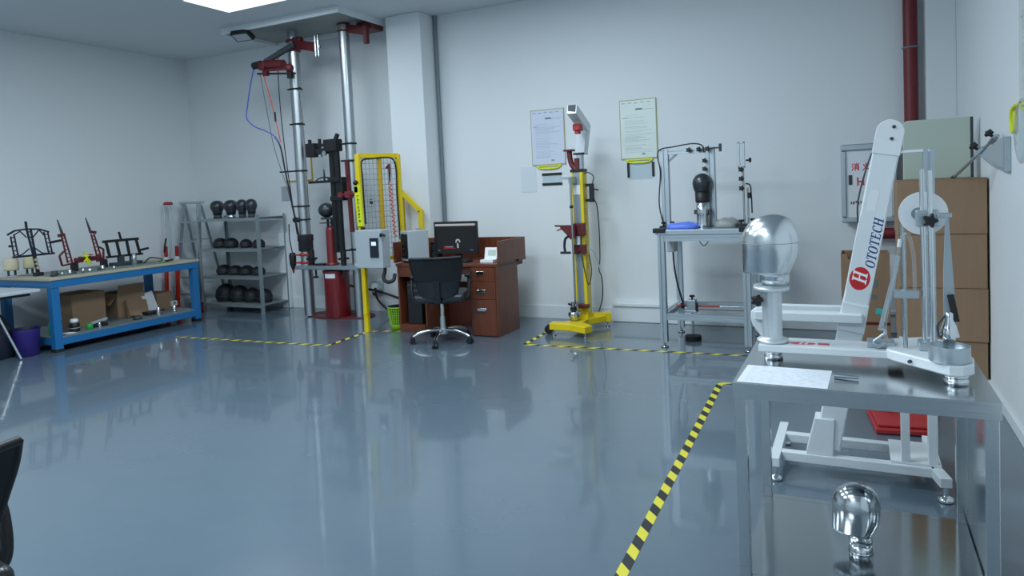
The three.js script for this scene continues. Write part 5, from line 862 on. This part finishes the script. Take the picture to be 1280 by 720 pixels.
{
  const t = thing('retention_tester', 'headform test rig with pulley wheel and white base bar on the steel table', 'test rig', [0, .80, -2.8]);
  const pole = [-.298, -2.85];
  part('base_bar', [box(-.345, .15, .835, .862, -2.94, -2.785, .004)], M.whitePaint, t);
  const texRed = canvasTex(256, 96, (c, w, h) => { c.fillStyle = '#dde4e7'; c.fillRect(0, 0, w, h); c.fillStyle = '#c8303e'; c.beginPath(); c.ellipse(84, 48, 80, 42, 0, 0, 7); c.fill(); c.fillStyle = '#f0f2f3'; c.font = 'italic bold 84px serif'; c.textAlign = 'center'; c.fillText('H', 84, 78); c.fillStyle = '#c8303e'; c.fillRect(176, 12, 70, 62); });
  part('bar_print', new THREE.BoxGeometry(.15, .0008, .055).translate(-.165, .8624, -2.845), std(0xffffff, .35, 0, { map: texRed }), t, { keepUV: true, label: 'red printed emblem' });
  part('plate', slab([[.095, -2.96], [.24, -3.03], [.30, -2.96], [.345, -2.72], [.335, -2.63], [.30, -2.59], [.262, -2.59], [.10, -2.765], [.09, -2.79]], .835, .872, .005), M.whitePaint, t);
  part('clip_screw', rod([.16, .852, -2.70], [.155, .852, -2.69], .006), M.darkGrey, t);
  for (const [x, z] of [[-.295, -2.835], [.285, -2.64], [.25, -2.98]]) part('levelling_foot', lathe([[0, .80], [.035, .80], [.036, .815], [.03, .817], [.03, .823], [.036, .825], [.036, .838], [.012, .84], [0, .84]], x, 0, z), M.chrome, t);
  part('pedestal', [lathe([[.03, .862], [.058, .862], [.058, .875], [.04, .88], [.0365, .885], [.0365, 1.06], [.048, 1.064], [.066, 1.066], [.066, 1.086], [0, 1.086]], pole[0], 0, pole[1], 40)], M.satin, t);
  part('clamp_knob', starKnob(pole[0] - .045, 1.03, pole[1] + .035, .024, .022, [-.4, 0, 1]), M.black, t);
  const hd = part('headform', metalHead(headSections(1.086, -.282, .97), pole[1]), M.headSteel, t);
  const S = headSections(1.086, -.282, .97); const eq = [];
  for (let i = 0; i <= 48; i++) { const a = i / 48 * Math.PI * 2, s = S[10], c = Math.cos(a); eq.push([s[1] + (c < 0 ? s[2] : s[3]) * c * 1.0, s[0], pole[1] + s[4] * Math.sin(a)]); }
  part('marking_line', tube(eq, .0011, 96, 5), M.aluDull, hd);
  // column: two bright rods carrying the wheel clamp
  part('rod', rod([.213, .872, -2.83], [.210, 1.505, -2.83], .0085), M.chrome, t);
  part('rod', rod([.234, .872, -2.80], [.231, 1.50, -2.80], .0085), M.chrome, t);
  part('rod_socket', [box(.19, .255, .872, .90, -2.86, -2.775, .004)], M.alu, t);
  const wh = part('pulley_wheel', [rod([.216, 1.348, -2.885], [.216, 1.348, -2.87], .077, .077, 56)], M.white, t);
  part('hub', rod([.2, 1.348, -2.87], [.2, 1.348, -2.86], .022), M.aluDull, wh);
  part('clamp_block', [box(.19, .258, 1.305, 1.362, -2.86, -2.80, .004), box(.25, .295, 1.335, 1.352, -2.815, -2.79, .003)], M.alu, t);
  part('knob', starKnob(.228, 1.328, -2.775, .0255, .022), M.black, t);
  // strap from the wheel to the weight, and the cup the weight stands in
  const st = [[.270, 1.34], [.280, 1.34], [.302, .95], [.262, .95], [.262, 1.14]]; part('strap', extrude(st, .003, .0008).translate(0, 0, -2.74), std(0x9aa7ae, .55), t);
  part('strap_buckle', bar([.296, .99, -2.72], [.281, 1.08, -2.73], .02, .015), M.black, t);
  part('cup', lathe([[0, .872], [.056, .872], [.060, .876], [.060, .925], [.054, .925], [.053, .882], [0, .882]], .268, 0, -2.65, 40), M.alu, t);
  part('weight', lathe([[0, .882], [.018, .882], [.018, .95], [.03, .955], [.022, .985], [.012, 1.01], [.012, 1.03], [.004, 1.035], [0, 1.035]], .268, 0, -2.65), M.chrome, t);
  part('hook_wire', tube([[.256, .97, -2.64], [.241, .955, -2.63], [.235, .99, -2.64], [.263, 1.03, -2.65]], .004, 20), M.darkGrey, t);
  // pulling wire, its bracket and the clear air tube on the left of the column
  part('side_bracket', [box(.118, .196, 1.052, 1.080, -2.83, -2.80, .003)], M.alu, t);
  part('side_rod', rod([.152, .872, -2.815], [.15, 1.27, -2.815], .0075), M.steel, t);
  part('air_tube', tube([[.09, .90, -2.80], [.088, .96, -2.80], [.12, 1.12, -2.80], [.143, 1.26, -2.80], [.16, 1.285, -2.80], [.178, 1.22, -2.80], [.183, 1.08, -2.80]], .006, 60), M.film, t);
  part('tube_collar', rod([.136, 1.235, -2.80], [.140, 1.262, -2.80], .007), M.white, t);
  part('pull_strap', bar([.072, .93, -2.82], [.135, 1.2, -2.82], .014, .004), std(0xa3adb2, .6), t);
  part('chain', [tube([[.075, .94, -2.82], [.09, .925, -2.82], [.07, .905, -2.82], [.05, .885, -2.82], [.065, .875, -2.82], [.09, .884, -2.82], [.06, .868, -2.81]], .005, 40)], M.alu, t);
  part('cord_tag', bar([.06, 1.0, -2.825], [.09, .995, -2.825], .02, .008), M.teal, t);
  part('sensor', [box(.03, .12, .862, .885, -2.9, -2.83, .003)], M.alu, t);
}
{ const t = thing('chrome_headform', 'polished metal headform standing on the lower shelf of the steel table', 'headform', [0, .104, -2.8]);
  part('head', metalHead(headSections(.140, -.004, .77), -2.80), M.polished, t);
  part('neck_ring', lathe([[0, .104], [.0425, .104], [.043, .106], [.043, .108], [.0405, .110], [.0405, .141], [0, .141]], -.004, 0, -2.80), M.polished, t); }
{ const t = thing('test_sheet', 'printed white sheet of paper lying on the front left of the steel table', 'paper', [-.23, .80, -2.57]);
  const tex = canvasTex(512, 384, (c, w, h) => { c.fillStyle = '#e9edf3'; c.fillRect(0, 0, w, h); let q = 77; const r = () => { q = (q * 1664525 + 1013904223) >>> 0; return q / 4294967296; }; for (let y = 30; y < 360; y += 15) for (let x = 40; x < 470; x += 20 + r() * 60) { c.fillStyle = `rgba(120,135,160,${.2 + r() * .35})`; c.fillRect(x, y, 10 + r() * 30, 4); } });
  const g = new THREE.BoxGeometry(.288, .001, .235); g.rotateY(-.03).translate(-.233, .8012, -2.582); part('sheet', g, std(0xffffff, .75, 0, { map: tex }), t, { keepUV: true }); }
single('steel_pin', 'bright short pin lying on the steel table right of the paper', 'pin', rod([-.075, .809, -2.61], [.0, .809, -2.60], .008, .005), M.polished, [-.04, .8, -2.6]);

renderer.render(scene, camera);
